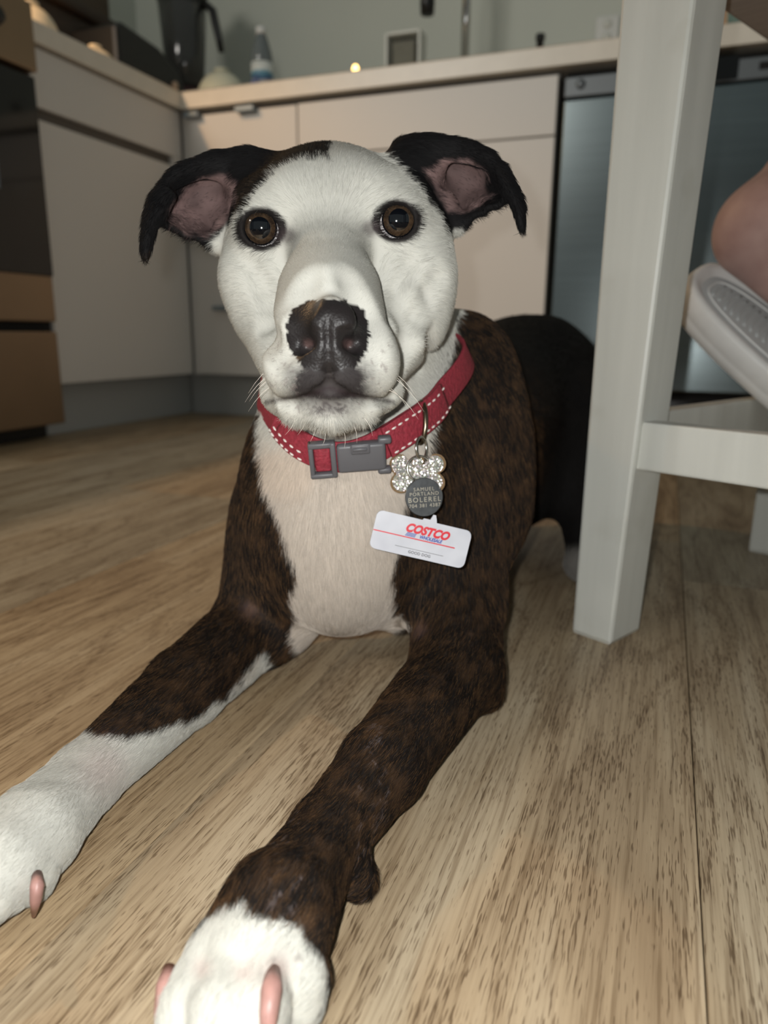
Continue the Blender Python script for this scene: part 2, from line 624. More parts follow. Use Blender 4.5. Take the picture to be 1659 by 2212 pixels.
# ------------------------------------------------------------------ dishwasher
DWX = bX2 + 0.006
dw = kthing('dishwasher', 'built-in stainless steel dishwasher with small dark display', 'dishwasher', DWX)
DW = 0.596
zp0 = back_plane(1255, 210)[1]
link('body', box_mesh((0.002, 0.03, 0.10), (DW, 0.56, zUnd - 0.004), 0.002), M_DARK, dw)
link('kick_plate', box_mesh((0.0, 0.045, 0.0), (DW, 0.06, 0.12), 0.001), M_BLACKG, dw)
link('door', box_mesh((0.003, -0.004, 0.125), (DW - 0.003, 0.028, zp0 - 0.004), 0.004), M_STEEL, dw)
pn = link('control_panel', box_mesh((0.003, -0.006, zp0), (DW - 0.003, 0.028, zUnd - 0.022), 0.003), M_STEELP, dw)
x0, z1 = back_plane(1528, 128); x1, z0 = back_plane(1592, 172)
link('display', box_mesh((x0 - DWX - 0.02, -0.0085, z0), (x1 - DWX, -0.0055, z1), 0.0008), M_BLACKG, pn)
x0, z1 = back_plane(1255, 183)
link('button', lathe_mesh([(0, 0), (0.011, 0), (0.011, 0.003), (0.009, 0.005), (0, 0.005)], 20,
     Matrix.Translation((x0 - DWX, -0.006, z1)) @ Matrix.Rotation(math.pi / 2, 4, 'X')), M_STEELP, pn, True)
x0, z1 = back_plane(1640, 140)
link('grip_recess', box_mesh((x0 - DWX, -0.0065, z1 - 0.012), (x0 - DWX + 0.08, -0.0055, z1 + 0.004)), M_DARK, pn)
c4 = kthing('end_cabinet', 'white base cabinet right of the dishwasher', 'cabinet', DWX + DW + 0.004)
link('body', box_mesh((0.0, T, 0.0), (0.5, 0.56, zUnd - 0.001), 0.001), M_CARC, c4)
link('door', box_mesh((0.002, 0, zKick), (0.498, T - 0.001, zUnd - 0.012), 0.0015), M_CAB, c4)


# ------------------------------------------------------------------ things on the worktops
CZ = COUNTER_Z


def on_back(px, py, a):
    b, z = back_plane(px, py, a)
    return b, z


# blender with smoky jar
aB = 0.30
bl0 = -0.186
bl = kthing('blender', 'tall blender with smoky jar and black handle in the corner', 'blender', bl0, aB, CZ)
M_RED = mat('dark_red_plastic', (60, 16, 18), 0.35)
link('base', lathe_mesh([(0, 0), (0.085, 0), (0.088, 0.03), (0.075, 0.075), (0.062, 0.085), (0, 0.085)], 28), M_BLACK, bl, True)
link('collar_ring', lathe_mesh([(0.05, 0.084), (0.066, 0.084), (0.066, 0.105), (0.05, 0.105)], 28), M_RED, bl, True)
M_JAR = mat('smoky_jar', (92, 92, 88), 0.12, trans=0.55, vary=0.1)
link('jar', lathe_mesh([(0, 0.106), (0.058, 0.106), (0.066, 0.20), (0.080, 0.40), (0.077, 0.40), (0.06, 0.18), (0.052, 0.112), (0, 0.112)], 28), M_JAR, bl, True)
link('blade_shaft', lathe_mesh([(0, 0.112), (0.018, 0.113), (0.012, 0.15), (0.011, 0.30), (0, 0.30)], 16), M_BLACK, bl, True)
link('lid', lathe_mesh([(0, 0.365), (0.079, 0.365), (0.084, 0.41), (0.07, 0.455), (0.03, 0.462), (0.03, 0.49), (0, 0.49)], 28), M_BLACK, bl, True)
hp = [(0.07, 0, 0.348), (0.097, 0, 0.346), (0.115, 0, 0.33), (0.124, 0, 0.29), (0.134, 0, 0.25), (0.142, 0, 0.210)]
link('handle', tube_mesh(hp, [0.011, 0.012, 0.013, 0.013, 0.012, 0.009], 12), M_BLACK, bl, True)

# toaster, black
ts = kthing('toaster', 'low black toaster standing in front of the blender', 'toaster', -0.19, 0.0, CZ)
bm = bmesh.new()
prof = [(-0.13, 0), (0.19, 0), (0.19, 0.06), (0.155, 0.115), (0.06, 0.152), (-0.10, 0.165), (-0.13, 0.145)]
prism(bm, [(p[0], p[1]) for p in prof], -0.085, 0.085, Matrix(((0, 0, 1, 0), (1, 0, 0, 0), (0, 1, 0, 0), (0, 0, 0, 1))), bevel=0.012)
link('body', to_mesh(bm), M_BLACK, ts)
link('slot', box_mesh((-0.035, -0.08, 0.150), (-0.012, 0.05, 0.1655)), M_DARK, ts)
link('slot', box_mesh((0.012, -0.08, 0.150), (0.035, 0.05, 0.1655)), M_DARK, ts)
link('dial', lathe_mesh([(0, 0), (0.012, 0), (0.012, 0.008), (0, 0.010)], 18, Matrix.Translation((0.0855, 0.12, 0.065)) @ Matrix.Rotation(math.pi / 2, 4, 'Y')),
     mat('beige_dial', (206, 176, 150), 0.4), ts, True)

# bread box with overhanging lid
bb = kthing('bread_box', 'dark brown wooden bread box with overhanging lid', 'box', -0.43, -0.16, CZ)
M_BRN = mat('dark_brown_wood', (66, 52, 40), 0.55, vary=0.2, aniso=(30, 3, 30))
link('box_body', box_mesh((-0.13, -0.26, 0.0), (0.13, 0.245, 0.215), 0.004), M_BRN, bb)
lid = link('lid', box_mesh((-0.14, -0.28, 0.216), (0.155, 0.30, 0.25), 0.010), M_BRN, bb)
link('lid_panel', box_mesh((-0.13, -0.26, 0.251), (0.13, 0.25, 0.33), 0.01), mat('brown_wood_panel', (84, 70, 54), 0.5, vary=0.15, aniso=(30, 3, 30)), lid)

# upturned cream bowls along the left worktop
M_CREAM = mat('cream_glaze', (238, 220, 188), 0.35, vary=0.03)


def bowl_prof(r, h):
    pr = [(r, 0.0)]
    for i in range(1, 9):
        t = i / 9 * math.pi / 2
        pr.append((r * math.cos(t) * 0.98 + 0.0, h * math.sin(t)))
    return [(r * 0.92, 0.0), (r, 0.002)] + pr[1:] + [(r * 0.3, h), (r * 0.3, h + 0.006), (r * 0.24, h + 0.006), (r * 0.22, h), (0, h)]


for (a_, r, h, lab) in ((-0.235, 0.055, 0.052, 'low upturned cream dish on the left worktop beside the bread box'),
                        (-0.445, 0.062, 0.075, 'upturned cream bowl on the left worktop nearest the range')):
    o = link('dish' if h < 0.06 else 'bowl', lathe_mesh(bowl_prof(r, h), 36), M_CREAM, None, True)
    o.location = tuple(kpt(-0.09, a_, CZ)); o.rotation_euler = (0, 0, -PSI)
    tag(o, lab, 'dish' if h < 0.06 else 'bowl')
b_ = 0.050
o = link('plate', lathe_mesh([(0, 0.0), (0.05, 0.0), (0.10, 0.018), (0.101, 0.021), (0.05, 0.006), (0, 0.006)], 40), M_CREAM, None, True)
o.location = tuple(kpt(b_, 0.15, CZ)); tag(o, 'cream plate on the back worktop beside the water bottle', 'plate')
o = link('bowl', lathe_mesh(bowl_prof(0.078, 0.078), 36), mat('pale_glaze', (206, 206, 184), 0.3), None, True)
o.location = tuple(kpt(b_, 0.15, CZ + 0.0185)); tag(o, 'small pale bowl upside down on the cream plate', 'bowl')

# water bottle
b_, _ = on_back(537, 120, 0.17)
wbt = kthing('water_bottle', 'clear plastic water bottle with blue label on the back worktop', 'bottle', b_ + 0.045, 0.17, CZ)
M_CLEAR = mat('clear_plastic', (150, 158, 160), 0.12, trans=0.6, vary=0.0)
link('bottle_body', lathe_mesh([(0, 0), (0.030, 0), (0.033, 0.006), (0.032, 0.05), (0.0315, 0.052), (0.0315, 0.112), (0.032, 0.114), (0.031, 0.135), (0.020, 0.175), (0.013, 0.19), (0.013, 0.20), (0, 0.20)], 32), M_CLEAR, wbt, True)
gl = NT('bottle_label')
tc = gl.n('ShaderNodeTexCoord')
sp = gl.n('ShaderNodeSeparateXYZ')
gl.l(tc.outputs['Generated'], sp.inputs[0])
nn = gl.n('ShaderNodeTexNoise', i_Scale=3.0)
gl.l(tc.outputs['Generated'], nn.inputs['Vector'])
ad = gl.n('ShaderNodeMath', operation='MULTIPLY_ADD')
ad.inputs[1].default_value = 0.5
gl.l(nn.outputs['Fac'], ad.inputs[0]); gl.l(sp.outputs['Z'], ad.inputs[2])
gl.l(gl.ramp(ad.outputs[0], [(0.35, lin((200, 205, 215))), (0.45, lin((52, 74, 130))), (0.7, lin((96, 150, 170))), (0.85, lin((225, 228, 222)))]), gl.b.inputs['Base Color'])
gl.b.inputs['Roughness'].default_value = 0.4
link('label_wrap', lathe_mesh([(0.0318, 0.053), (0.0325, 0.053), (0.0325, 0.111), (0.0318, 0.111)], 32), gl.m, wbt, True)
link('cap', lathe_mesh([(0.0132, 0.188), (0.0155, 0.188), (0.0155, 0.207), (0, 0.208)], 24), mat('white_cap', (226, 226, 222), 0.4), wbt, True)
b_, _ = on_back(578, 165, 0.10)
o = link('bottle_cap', lathe_mesh([(0, 0), (0.016, 0), (0.0165, 0.012), (0.014, 0.016), (0, 0.016)], 24), mat('blue_cap', (70, 92, 150), 0.4), None, True)
o.location = tuple(kpt(b_, 0.03, CZ)); tag(o, 'loose blue plastic cap lying on the back worktop', 'cap')

# tea light
b_, _ = on_back(762, 145, 0.03)
tl = kthing('tea_light', 'small glowing tea light at the front of the back worktop', 'candle', b_, 0.045, CZ)
link('cup', lathe_mesh([(0, 0), (0.018, 0), (0.0185, 0.014), (0.0165, 0.014), (0.016, 0.004), (0, 0.004)], 28), M_CREAM, tl, True)
link('flame', lathe_mesh([(0, 0.010), (0.006, 0.013), (0.0085, 0.020), (0.006, 0.028), (0, 0.032)], 18, Matrix.Translation((0.004, -0.006, 0))),
     mat('warm_glow', (255, 214, 130), 0.5, emit=((255, 206, 120), 6.0)), tl, True)

# sponge caddy
b_ = 0.589
sc = kthing('sponge_caddy', 'small white open caddy by the tap', 'caddy', b_, 0.30, CZ)
M_WHT = mat('white_plastic', (214, 214, 204), 0.4)
bm = bmesh.new()
box(bm, (-0.055, -0.03, 0), (-0.047, 0.03, 0.185), 0.002); box(bm, (0.047, -0.03, 0), (0.055, 0.03, 0.185), 0.002)
box(bm, (-0.047, -0.03, 0.177), (0.047, 0.03, 0.185), 0.002); box(bm, (-0.047, 0.024, 0), (0.047, 0.03, 0.177), 0.001)
box(bm, (-0.047, -0.03, 0.0), (0.047, 0.024, 0.008), 0.001)
link('caddy_frame', to_mesh(bm), M_WHT, sc)
o = link('sponge', box_mesh((-0.035, -0.018, 0.0005), (0.035, 0.020, 0.155), 0.006), mat('grey_sponge', (120, 118, 106), 0.9, bump=0.5, scale=90))
o.location = tuple(kpt(b_, 0.297, CZ + 0.008)); o.rotation_euler = (0, 0, -PSI)
tag(o, 'grey sponge standing inside the white caddy', 'sponge')

# tap
b_, _ = on_back(1006, 60, 0.42)
tp = kthing('kitchen_tap', 'chrome pull-down kitchen tap with black spray head', 'tap', b_, 0.42, CZ)
link('base', lathe_mesh([(0, 0), (0.028, 0), (0.028, 0.006), (0.019, 0.012), (0.019, 0.10), (0, 0.10)], 28), M_CHROME, tp, True)
pp = [(0, 0, 0.10), (0, 0, 0.36)]
for i in range(1, 13):
    t = math.pi * i / 12
    pp.append((-0.09 * 0.38 * (1 - math.cos(t)), -0.09 * 0.92 * (1 - math.cos(t)), 0.36 + 0.09 * math.sin(t)))
ex, ey, ez = pp[-1]
pp.append((ex, ey, 0.30))
link('spout', tube_mesh(pp, 0.0125, 16), M_CHROME, tp, True)
sh, szz = back_plane(965, 25, 0.42 + ey)
link('spray_head', lathe_mesh([(0, szz - CZ), (0.019, szz - CZ), (0.021, szz - CZ + 0.03), (0.016, 0.31), (0, 0.31)], 24, Matrix.Translation((ex, ey, 0))), M_BLACK, tp, True)
link('lever', tube_mesh([(0.018, 0, 0.07), (0.03, 0, 0.075), (0.075, -0.01, 0.11)], [0.009, 0.007, 0.005], 12), M_CHROME, tp, True)
# soap pump
b_ = 0.985
so = kthing('soap_pump', 'little black soap pump between the tap and the dishwasher', 'soap pump', b_, 0.30, CZ)
link('bottle_body', lathe_mesh([(0, 0), (0.022, 0), (0.022, 0.075), (0.012, 0.086), (0, 0.086)], 24), mat('grey_soap', (120, 124, 118), 0.3), so, True)
link('pump_head', lathe_mesh([(0, 0.086), (0.010, 0.086), (0.010, 0.122), (0.013, 0.124), (0.013, 0.138), (0, 0.138)], 18), M_BLACK, so, True)
# socket on the wall
b_, z_ = on_back(1312, 68, 0.62)
so = kthing('wall_socket', 'white wall socket above the worktop near the stool leg', 'socket', b_, 0.62, 0)
link('plate', box_mesh((-0.035, -0.010, z_ - 0.04), (0.035, -0.0005, z_ + 0.04), 0.003), mat('white_socket', (206, 206, 200), 0.4), so)
for dz in (0.018, -0.018):
    link('outlet', lathe_mesh([(0, 0), (0.013, 0), (0.013, 0.0015), (0, 0.0015)], 20, Matrix.Translation((0, -0.0102, z_ + dz)) @ Matrix.Rotation(math.pi / 2, 4, 'X')), M_WHT, so, True)
# right end: board, glass, jar
b_, _ = on_back(1573, 30, 0.30)
o = link('chopping_board', box_mesh((-0.011, -0.13, 0.0), (0.011, 0.13, 0.32), 0.005), mat('beech_board', (206, 160, 118), 0.5, vary=0.12, aniso=(4, 30, 3)))
o.location = tuple(kpt(b_, 0.30, CZ)); o.rotation_euler = (0, 0, -PSI)
tag(o, 'wooden chopping board standing on edge right of the stool leg', 'chopping board')
b_, _ = on_back(1590, 20, 0.16)
o = link('drinking_glass', lathe_mesh([(0, 0), (0.028, 0), (0.034, 0.11), (0.032, 0.11), (0.026, 0.008), (0, 0.008)], 28), mat('teal_glass', (158, 190, 180), 0.1, trans=0.5), None, True)
o.location = tuple(kpt(b_ + 0.012, 0.12, CZ)); tag(o, 'pale teal drinking glass beside the standing chopping board', 'glass')
b_, _ = on_back(1622, 30, 0.16)
o = link('storage_jar', lathe_mesh([(0, 0), (0.04, 0), (0.042, 0.01), (0.042, 0.10), (0.036, 0.115), (0.036, 0.135), (0, 0.135)], 28), mat('dark_jar', (62, 58, 50), 0.35), None, True)
o.location = tuple(kpt(b_ + 0.03, 0.16, CZ)); tag(o, 'dark storage jar at the right end of the worktop', 'jar')

# ------------------------------------------------------------------ stool
_ea = math.atan2(-0.669, 0.743) - math.radians(5.6)
E1 = np.array([math.cos(_ea), math.sin(_ea), 0])
E2 = np.array([-E1[1], E1[0], 0])
CRN = at_height(1318, 1396, 0.0)              # near corner of the nearest-left leg on the floor
STW = 0.437
# seat underside height from the slanting seat edge seen at the top right
r = ray(1618, 30)
tt = ((CRN - ORG) @ E1) / (r @ E1)
SEATZ = float((ORG + r * tt)[2])
SEATZ = min(max(SEATZ, 0.55), 0.68)
ang = math.atan2(E1[1], E1[0])
st = thing('bar_stool', 'white painted wooden stool beside the dog, its leg crossing the frame', 'stool', CRN, ang)
# local x = E1, y = E2; the near corner of the first leg is the origin


def leg_mesh(x0, y0, sx, sy):
    """tapered leg growing from the corner (x0,y0) in directions sx, sy"""
    bm = bmesh.new()
    zs = [0.0, 0.004, SEATZ]
    lo, hi = 0.039, 0.058
    rings = []
    for z in zs:
        w = lo + (hi - lo) * z / 0.51
        e = 0.002 if z == 0.0 else 0.0
        xs = sorted((x0 + sx * (lo - w + e), x0 + sx * (lo - e)))
        ys = sorted((y0 + sy * e, y0 + sy * (0.050 - e)))
        rings.append([bm.verts.new((xs[i], ys[j], z)) for i, j in ((0, 0), (1, 0), (1, 1), (0, 1))])
    for A, B in zip(rings, rings[1:]):
        for i in range(4):
            bm.faces.new([A[i], A[(i + 1) % 4], B[(i + 1) % 4], B[i]])
    bm.faces.new(rings[0][::-1]); bm.faces.new(rings[-1])
    es = [e for e in bm.edges if abs(e.verts[0].co.z - e.verts[1].co.z) > 0.01]
    bmesh.ops.bevel(bm, geom=es, offset=0.003, segments=2, profile=0.5, affect='EDGES')
    return to_mesh(bm)


# x runs to the right and towards the camera; the front face is y = 0
LEGS = [(0.0, 0.0, -1, 1), (0.40, 0.0, 1, 1), (0.0, STW, -1, -1), (0.40, STW, 1, -1)]
for a in LEGS:
    link('leg', leg_mesh(*a), M_STOOL, st)
pR = at_height(1400, 915, 0.0)
# rung heights: where the view ray meets the vertical plane of the front face


def stool_front(px, py, yoff=0.0):
    r = ray(px, py)
    n = E2
    t = ((CRN + E2 * yoff - ORG) @ n) / (r @ n)
    p = ORG + r * t - CRN
    return p @ E1, p[2]


zr1 = stool_front(1430, 916, 0.006)[1]; zr0 = stool_front(1430, 1023, 0.006)[1]
link('rung', box_mesh((-0.012, 0.006, zr0), (0.412, 0.028, zr1), 0.002), M_STOOL, st)
link('rung', box_mesh((-0.012, STW - 0.028, zr0), (0.412, STW - 0.006, zr1), 0.002), M_STOOL, st)
link('rung', box_mesh((-0.024, 0.03, zr0 + 0.005), (-0.004, STW - 0.03, zr1 + 0.004), 0.002), M_STOOL, st)
link('rung', box_mesh((0.404, 0.03, zr0 + 0.005), (0.424, STW - 0.03, zr1 + 0.004), 0.002), M_STOOL, st)
M_SEAT = mat('dark_seat_wood', (158, 147, 136), 0.6, vary=0.1, aniso=(3, 30, 30))
link('seat', box_mesh((-0.06, -0.02, SEATZ), (0.46, STW + 0.02, SEATZ + 0.035), 0.008, 3), M_SEAT, st)
# ------------------------------------------------------------------ unseen table added to shade the stool and near floor
tb = thing('added_shade_table', 'unseen dark table added above the camera to shade the stool', 'table', (-0.05, -0.25, 0))
M_SHADE_TBL = mat('shade_table_wood', (74, 60, 48), 0.5, vary=0.15, aniso=(3, 30, 30))
link('shade_tabletop', box_mesh((-0.95, -0.7, 0.90), (1.0, 0.68, 0.94), 0.006), M_SHADE_TBL, tb)
for lx in (-0.90, 0.95):
    for ly in (-0.65, -0.35):
        link('leg', box_mesh((lx - 0.035, ly - 0.035, 0.0), (lx + 0.035, ly + 0.035, 0.899), 0.004), M_SHADE_TBL, tb)

# ------------------------------------------------------------------ dog
# The dog is modelled as one signed distance field on a grid whose axes are
# X right, Y up, Z away (metres), and turned into one continuous mesh.


def C(px, py, d):
    return np.array([(px - CX) / F_PX * d, -(py - CY) / F_PX * d, d])


def to_world(c):
    c = np.asarray(c, float)
    return ORG + c[..., 0:1] * RT + c[..., 1:2] * UP + c[..., 2:3] * FW


def CG(px, py, h):
    """point on the view ray at height h above the floor"""
    r = ray(px, py)
    return C(px, py, (h - CAM_H) / r[2])


def axis(segs):
    out = []
    for a, b, s in segs:
        n = max(1, int(round((b - a) / s)))
        out.append(np.linspace(a, b, n, endpoint=False))
    out.append(np.array([segs[-1][1]]))
    return np.concatenate(out).astype(np.float32)


class Field:
    def __init__(self, xs, ys, zs):
        self.ax = [xs, ys, zs]
        self.F = np.full((len(xs), len(ys), len(zs)), 0.08, np.float32)

    def block(self, lo, hi):
        sl = []
        for a, l, h in zip(self.ax, lo, hi):
            i0 = max(0, np.searchsorted(a, l) - 1)
            i1 = min(len(a), np.searchsorted(a, h) + 1)
            if i1 <= i0: return None, None
            sl.append(slice(i0, i1))
        X = self.ax[0][sl[0]][:, None, None]
        Y = self.ax[1][sl[1]][None, :, None]
        Z = self.ax[2][sl[2]][None, None, :]
        return tuple(sl), (X, Y, Z)

    def comb(self, sl, d, k, mode):
        f = self.F[sl]
        if mode == 'add':
            h = np.maximum(k - np.abs(f - d), 0) / k
            self.F[sl] = np.minimum(f, d) - h * h * k * 0.25
        else:
            d = -d
            h = np.maximum(k - np.abs(f - d), 0) / k
            self.F[sl] = np.maximum(f, d) + h * h * k * 0.25

    def ell(self, c, r, k=0.02, rot=None, mode='add'):
        c = np.asarray(c, float); r = np.asarray(r, float)
        m = r.max() + k + 0.012
        sl, g = self.block(c - m, c + m)
        if sl is None: return
        p = [g[i] - c[i] for i in range(3)]
        if rot is not None:
            q = [rot[0][j] * p[0] + rot[1][j] * p[1] + rot[2][j] * p[2] for j in range(3)]
        else:
            q = p
        k0 = np.sqrt((q[0] / r[0]) ** 2 + (q[1] / r[1]) ** 2 + (q[2] / r[2]) ** 2)
        k1 = np.sqrt((q[0] / r[0] ** 2) ** 2 + (q[1] / r[1] ** 2) ** 2 + (q[2] / r[2] ** 2) ** 2) + 1e-9
        self.comb(sl, (k0 * (k0 - 1) / k1).astype(np.float32), k, mode)

    def cone(self, a, b, ra, rb, k=0.02, mode='add', flat=None):
        """rounded cone from a to b; flat = (axis, factor) squashes it across an axis"""
        a = np.asarray(a, float); b = np.asarray(b, float)
        m = max(ra, rb) * (max(1.0, flat[1]) if flat else 1.0) + k + 0.012
        sl, g = self.block(np.minimum(a, b) - m, np.maximum(a, b) + m)
        if sl is None: return
        ab = b - a
        L2 = ab @ ab + 1e-12
        t = sum((g[i] - a[i]) * ab[i] for i in range(3)) / L2
        t = np.clip(t, 0, 1)
        q = [g[i] - a[i] - t * ab[i] for i in range(3)]
        if flat is not None:
            n, s = flat
            dn = q[0] * n[0] + q[1] * n[1] + q[2] * n[2]
            q = [q[i] + n[i] * dn * (1 / s - 1) for i in range(3)]
        d = np.sqrt(q[0] ** 2 + q[1] ** 2 + q[2] ** 2) - (ra + (rb - ra) * t)
        self.comb(sl, d.astype(np.float32), k, mode)

    def sheet(self, pts, thick, k=0.008):
        kd = kdtree.KDTree(len(pts))
        for i, p in enumerate(pts): kd.insert(p, i)
        kd.balance()
        m = float(np.max(thick)) + k + 0.004
        pa = np.asarray(pts)
        sl, g = self.block(pa.min(0) - m, pa.max(0) + m)
        X, Y, Z = np.broadcast_arrays(*g)
        th = thick if hasattr(thick, '__len__') else None
        d = np.empty(X.size, np.float32)
        f = self.F[sl].ravel()
        for i, (x, y, z) in enumerate(zip(X.ravel().tolist(), Y.ravel().tolist(), Z.ravel().tolist())):
            _, j, dist = kd.find((x, y, z))
            d[i] = dist - (thick[j] if th is not None else thick)
        self.comb(sl, d.reshape(X.shape), k, 'add')

    def sample(self, P):
        """trilinear lookup"""
        P = np.atleast_2d(P)
        idx, fr = [], []
        for i in range(3):
            a = self.ax[i]
            j = np.clip(np.searchsorted(a, P[:, i]) - 1, 0, len(a) - 2)
            idx.append(j)
            fr.append(np.clip((P[:, i] - a[j]) / (a[j + 1] - a[j]), 0, 1))
        out = 0
        for dx in (0, 1):
            for dy in (0, 1):
                for dz in (0, 1):
                    w = (fr[0] if dx else 1 - fr[0]) * (fr[1] if dy else 1 - fr[1]) * (fr[2] if dz else 1 - fr[2])
                    out = out + w * self.F[idx[0] + dx, idx[1] + dy, idx[2] + dz]
        return out

    def grad(self, P, e=0.0025):
        P = np.atleast_2d(P)
        g = np.stack([self.sample(P + np.eye(3)[i] * e) - self.sample(P - np.eye(3)[i] * e) for i in range(3)], 1)
        return g / (np.linalg.norm(g, axis=1, keepdims=True) + 1e-9)

    def nets(self):
        """naive surface nets -> verts, quads"""
        F = self.F
        s = F < 0
        nx, ny, nz = F.shape
        cnt = np.zeros((nx - 1, ny - 1, nz - 1), np.int8)
        for dx in (0, 1):
            for dy in (0, 1):
                for dz in (0, 1):
                    cnt += s[dx:nx - 1 + dx, dy:ny - 1 + dy, dz:nz - 1 + dz]
        act = (cnt > 0) & (cnt < 8)
        I = np.argwhere(act)
        vid = np.full(act.shape, -1, np.int32)
        vid[act] = np.arange(len(I))
        corner = np.array([(a, b, c) for a in (0, 1) for b in (0, 1) for c in (0, 1)])
        vals = np.stack([F[I[:, 0] + c[0], I[:, 1] + c[1], I[:, 2] + c[2]] for c in corner], 1)
        acc = np.zeros((len(I), 3)); n = np.zeros(len(I))
        for i in range(8):
            for j in range(i + 1, 8):
                if np.abs(corner[i] - corner[j]).sum() != 1: continue
                a, b = vals[:, i], vals[:, j]
                m = (a < 0) != (b < 0)
                t = np.where(m, a / np.where(m, a - b, 1), 0)
                p = corner[i] + t[:, None] * (corner[j] - corner[i])
                acc += np.where(m[:, None], p, 0); n += m
        loc = acc / n[:, None]
        V = np.stack([self.ax[i][I[:, i]] * (1 - loc[:, i]) + self.ax[i][I[:, i] + 1] * loc[:, i] for i in range(3)], 1)
        Q = []
        for axn in range(3):
            sl0 = [slice(1, -1)] * 3; sl1 = [slice(1, -1)] * 3
            sl0[axn] = slice(0, -1); sl1[axn] = slice(1, None)
            a = s[tuple(sl0)]; b = s[tuple(sl1)]
            E = np.argwhere(a != b)
            sa = a[tuple(E.T)]
            base = E.copy()
            for o in range(3):
                if o != axn: base[:, o] += 1
            o1, o2 = [o for o in range(3) if o != axn]
            q = []
            for d1, d2 in ((1, 1), (0, 1), (0, 0), (1, 0)):
                c = base.copy(); c[:, o1] -= d1; c[:, o2] -= d2
                q.append(vid[c[:, 0], c[:, 1], c[:, 2]])
            q = np.stack(q, 1)
            flip = sa if axn != 1 else ~sa
            q[~flip] = q[~flip][:, ::-1]
            Q.append(q)
        return V, np.concatenate(Q)


def vnoise(P, scale, seed=0):
    """smooth value noise in [0,1]"""
    p = P * scale + seed * 17.13
    i = np.floor(p).astype(np.int64); f = p - i
    f = f * f * (3 - 2 * f)
    out = 0
    for dx in (0, 1):
        for dy in (0, 1):
            for dz in (0, 1):
                h = (i[:, 0] + dx) * 374761393 + (i[:, 1] + dy) * 668265263 + (i[:, 2] + dz) * 2147483647 + seed * 144665
                h = (h ^ (h >> 13)) * 1274126177
                h = h ^ (h >> 16)
                v = (h & 0xFFFF) / 65535.0
                w = (f[:, 0] if dx else 1 - f[:, 0]) * (f[:, 1] if dy else 1 - f[:, 1]) * (f[:, 2] if dz else 1 - f[:, 2])
                out = out + w * v
    return out


def poly_dist(poly, x, y):
    """signed distance to a polygon, negative inside"""
    poly = np.asarray(poly, float)
    n = len(poly)
    d = np.full(len(x), 1e18); ins = np.zeros(len(x), bool)
    for i in range(n):
        a, b = poly[i], poly[(i + 1) % n]
        e = b - a
        wx, wy = x - a[0], y - a[1]
        t = np.clip((wx * e[0] + wy * e[1]) / (e @ e + 1e-12), 0, 1)
        d = np.minimum(d, (wx - t * e[0]) ** 2 + (wy - t * e[1]) ** 2)
        c = (a[1] > y) != (b[1] > y)
        xi = a[0] + (y - a[1]) * e[0] / (e[1] if abs(e[1]) > 1e-9 else 1e-9)
        ins ^= c & (x < xi)
    d = np.sqrt(d)
    return np.where(ins, -d, d)


D = Field(axis([(-0.275, -0.168, 0.0025), (-0.168, 0.106, 0.0016), (0.106, 0.165, 0.0026), (0.165, 0.36, 0.004)]),
          axis([(-0.205, 0.03, 0.0026), (0.03, 0.245, 0.0016)]),
          axis([(0.235, 0.312, 0.0024), (0.312, 0.495, 0.0016), (0.495, 0.66, 0.003), (0.66, 1.12, 0.005)]))
S = 1.0 / F_PX

# --- trunk, from rump to chest
D.cone(C(880, 1000, 0.64), C(1125, 868, 0.94), 0.088, 0.092, 0.05)
D.cone(C(900, 1130, 0.66), C(1110, 1010, 0.92), 0.066, 0.07, 0.05)
D.ell(C(1140, 850, 0.95), (0.088, 0.098, 0.10), 0.05)
# haunches and hind feet
D.ell(C(1235, 930, 0.90), (0.05, 0.085, 0.10), 0.04)
D.cone(C(1255, 960, 0.84), C(1275, 1130, 0.80), 0.05, 0.03, 0.04)
D.cone(CG(1300, 1110, 0.035), CG(1262, 1215, 0.022), 0.024, 0.021, 0.02)
D.ell(C(985, 900, 0.93), (0.045, 0.08, 0.09), 0.04)
D.cone(CG(1420, 1080, 0.02), CG(1500, 1020, 0.016), 0.014, 0.008, 0.015)      # tail behind the stool leg
# shoulders
D.ell(C(992, 955, 0.615), (0.052, 0.092, 0.075), 0.04)
D.cone(C(985, 790, 0.60), C(1000, 1100, 0.60), 0.040, 0.048, 0.04)
D.ell(C(615, 1130, 0.60), (0.036, 0.072, 0.06), 0.04)
# chest and neck
D.ell(C(742, 1120, 0.555), (0.060, 0.074, 0.072), 0.05)
D.cone(C(795, 640, 0.53), C(760, 1000, 0.535), 0.060, 0.063, 0.04)
D.cone(C(760, 1000, 0.535), C(745, 1160, 0.545), 0.063, 0.060, 0.04)
D.cone(C(735, 1150, 0.50), C(742, 1270, 0.525), 0.020, 0.018, 0.035)          # breastbone
D.cone(C(775, 1265, 0.545), C(858, 1338, 0.575), 0.020, 0.0085, 0.02)
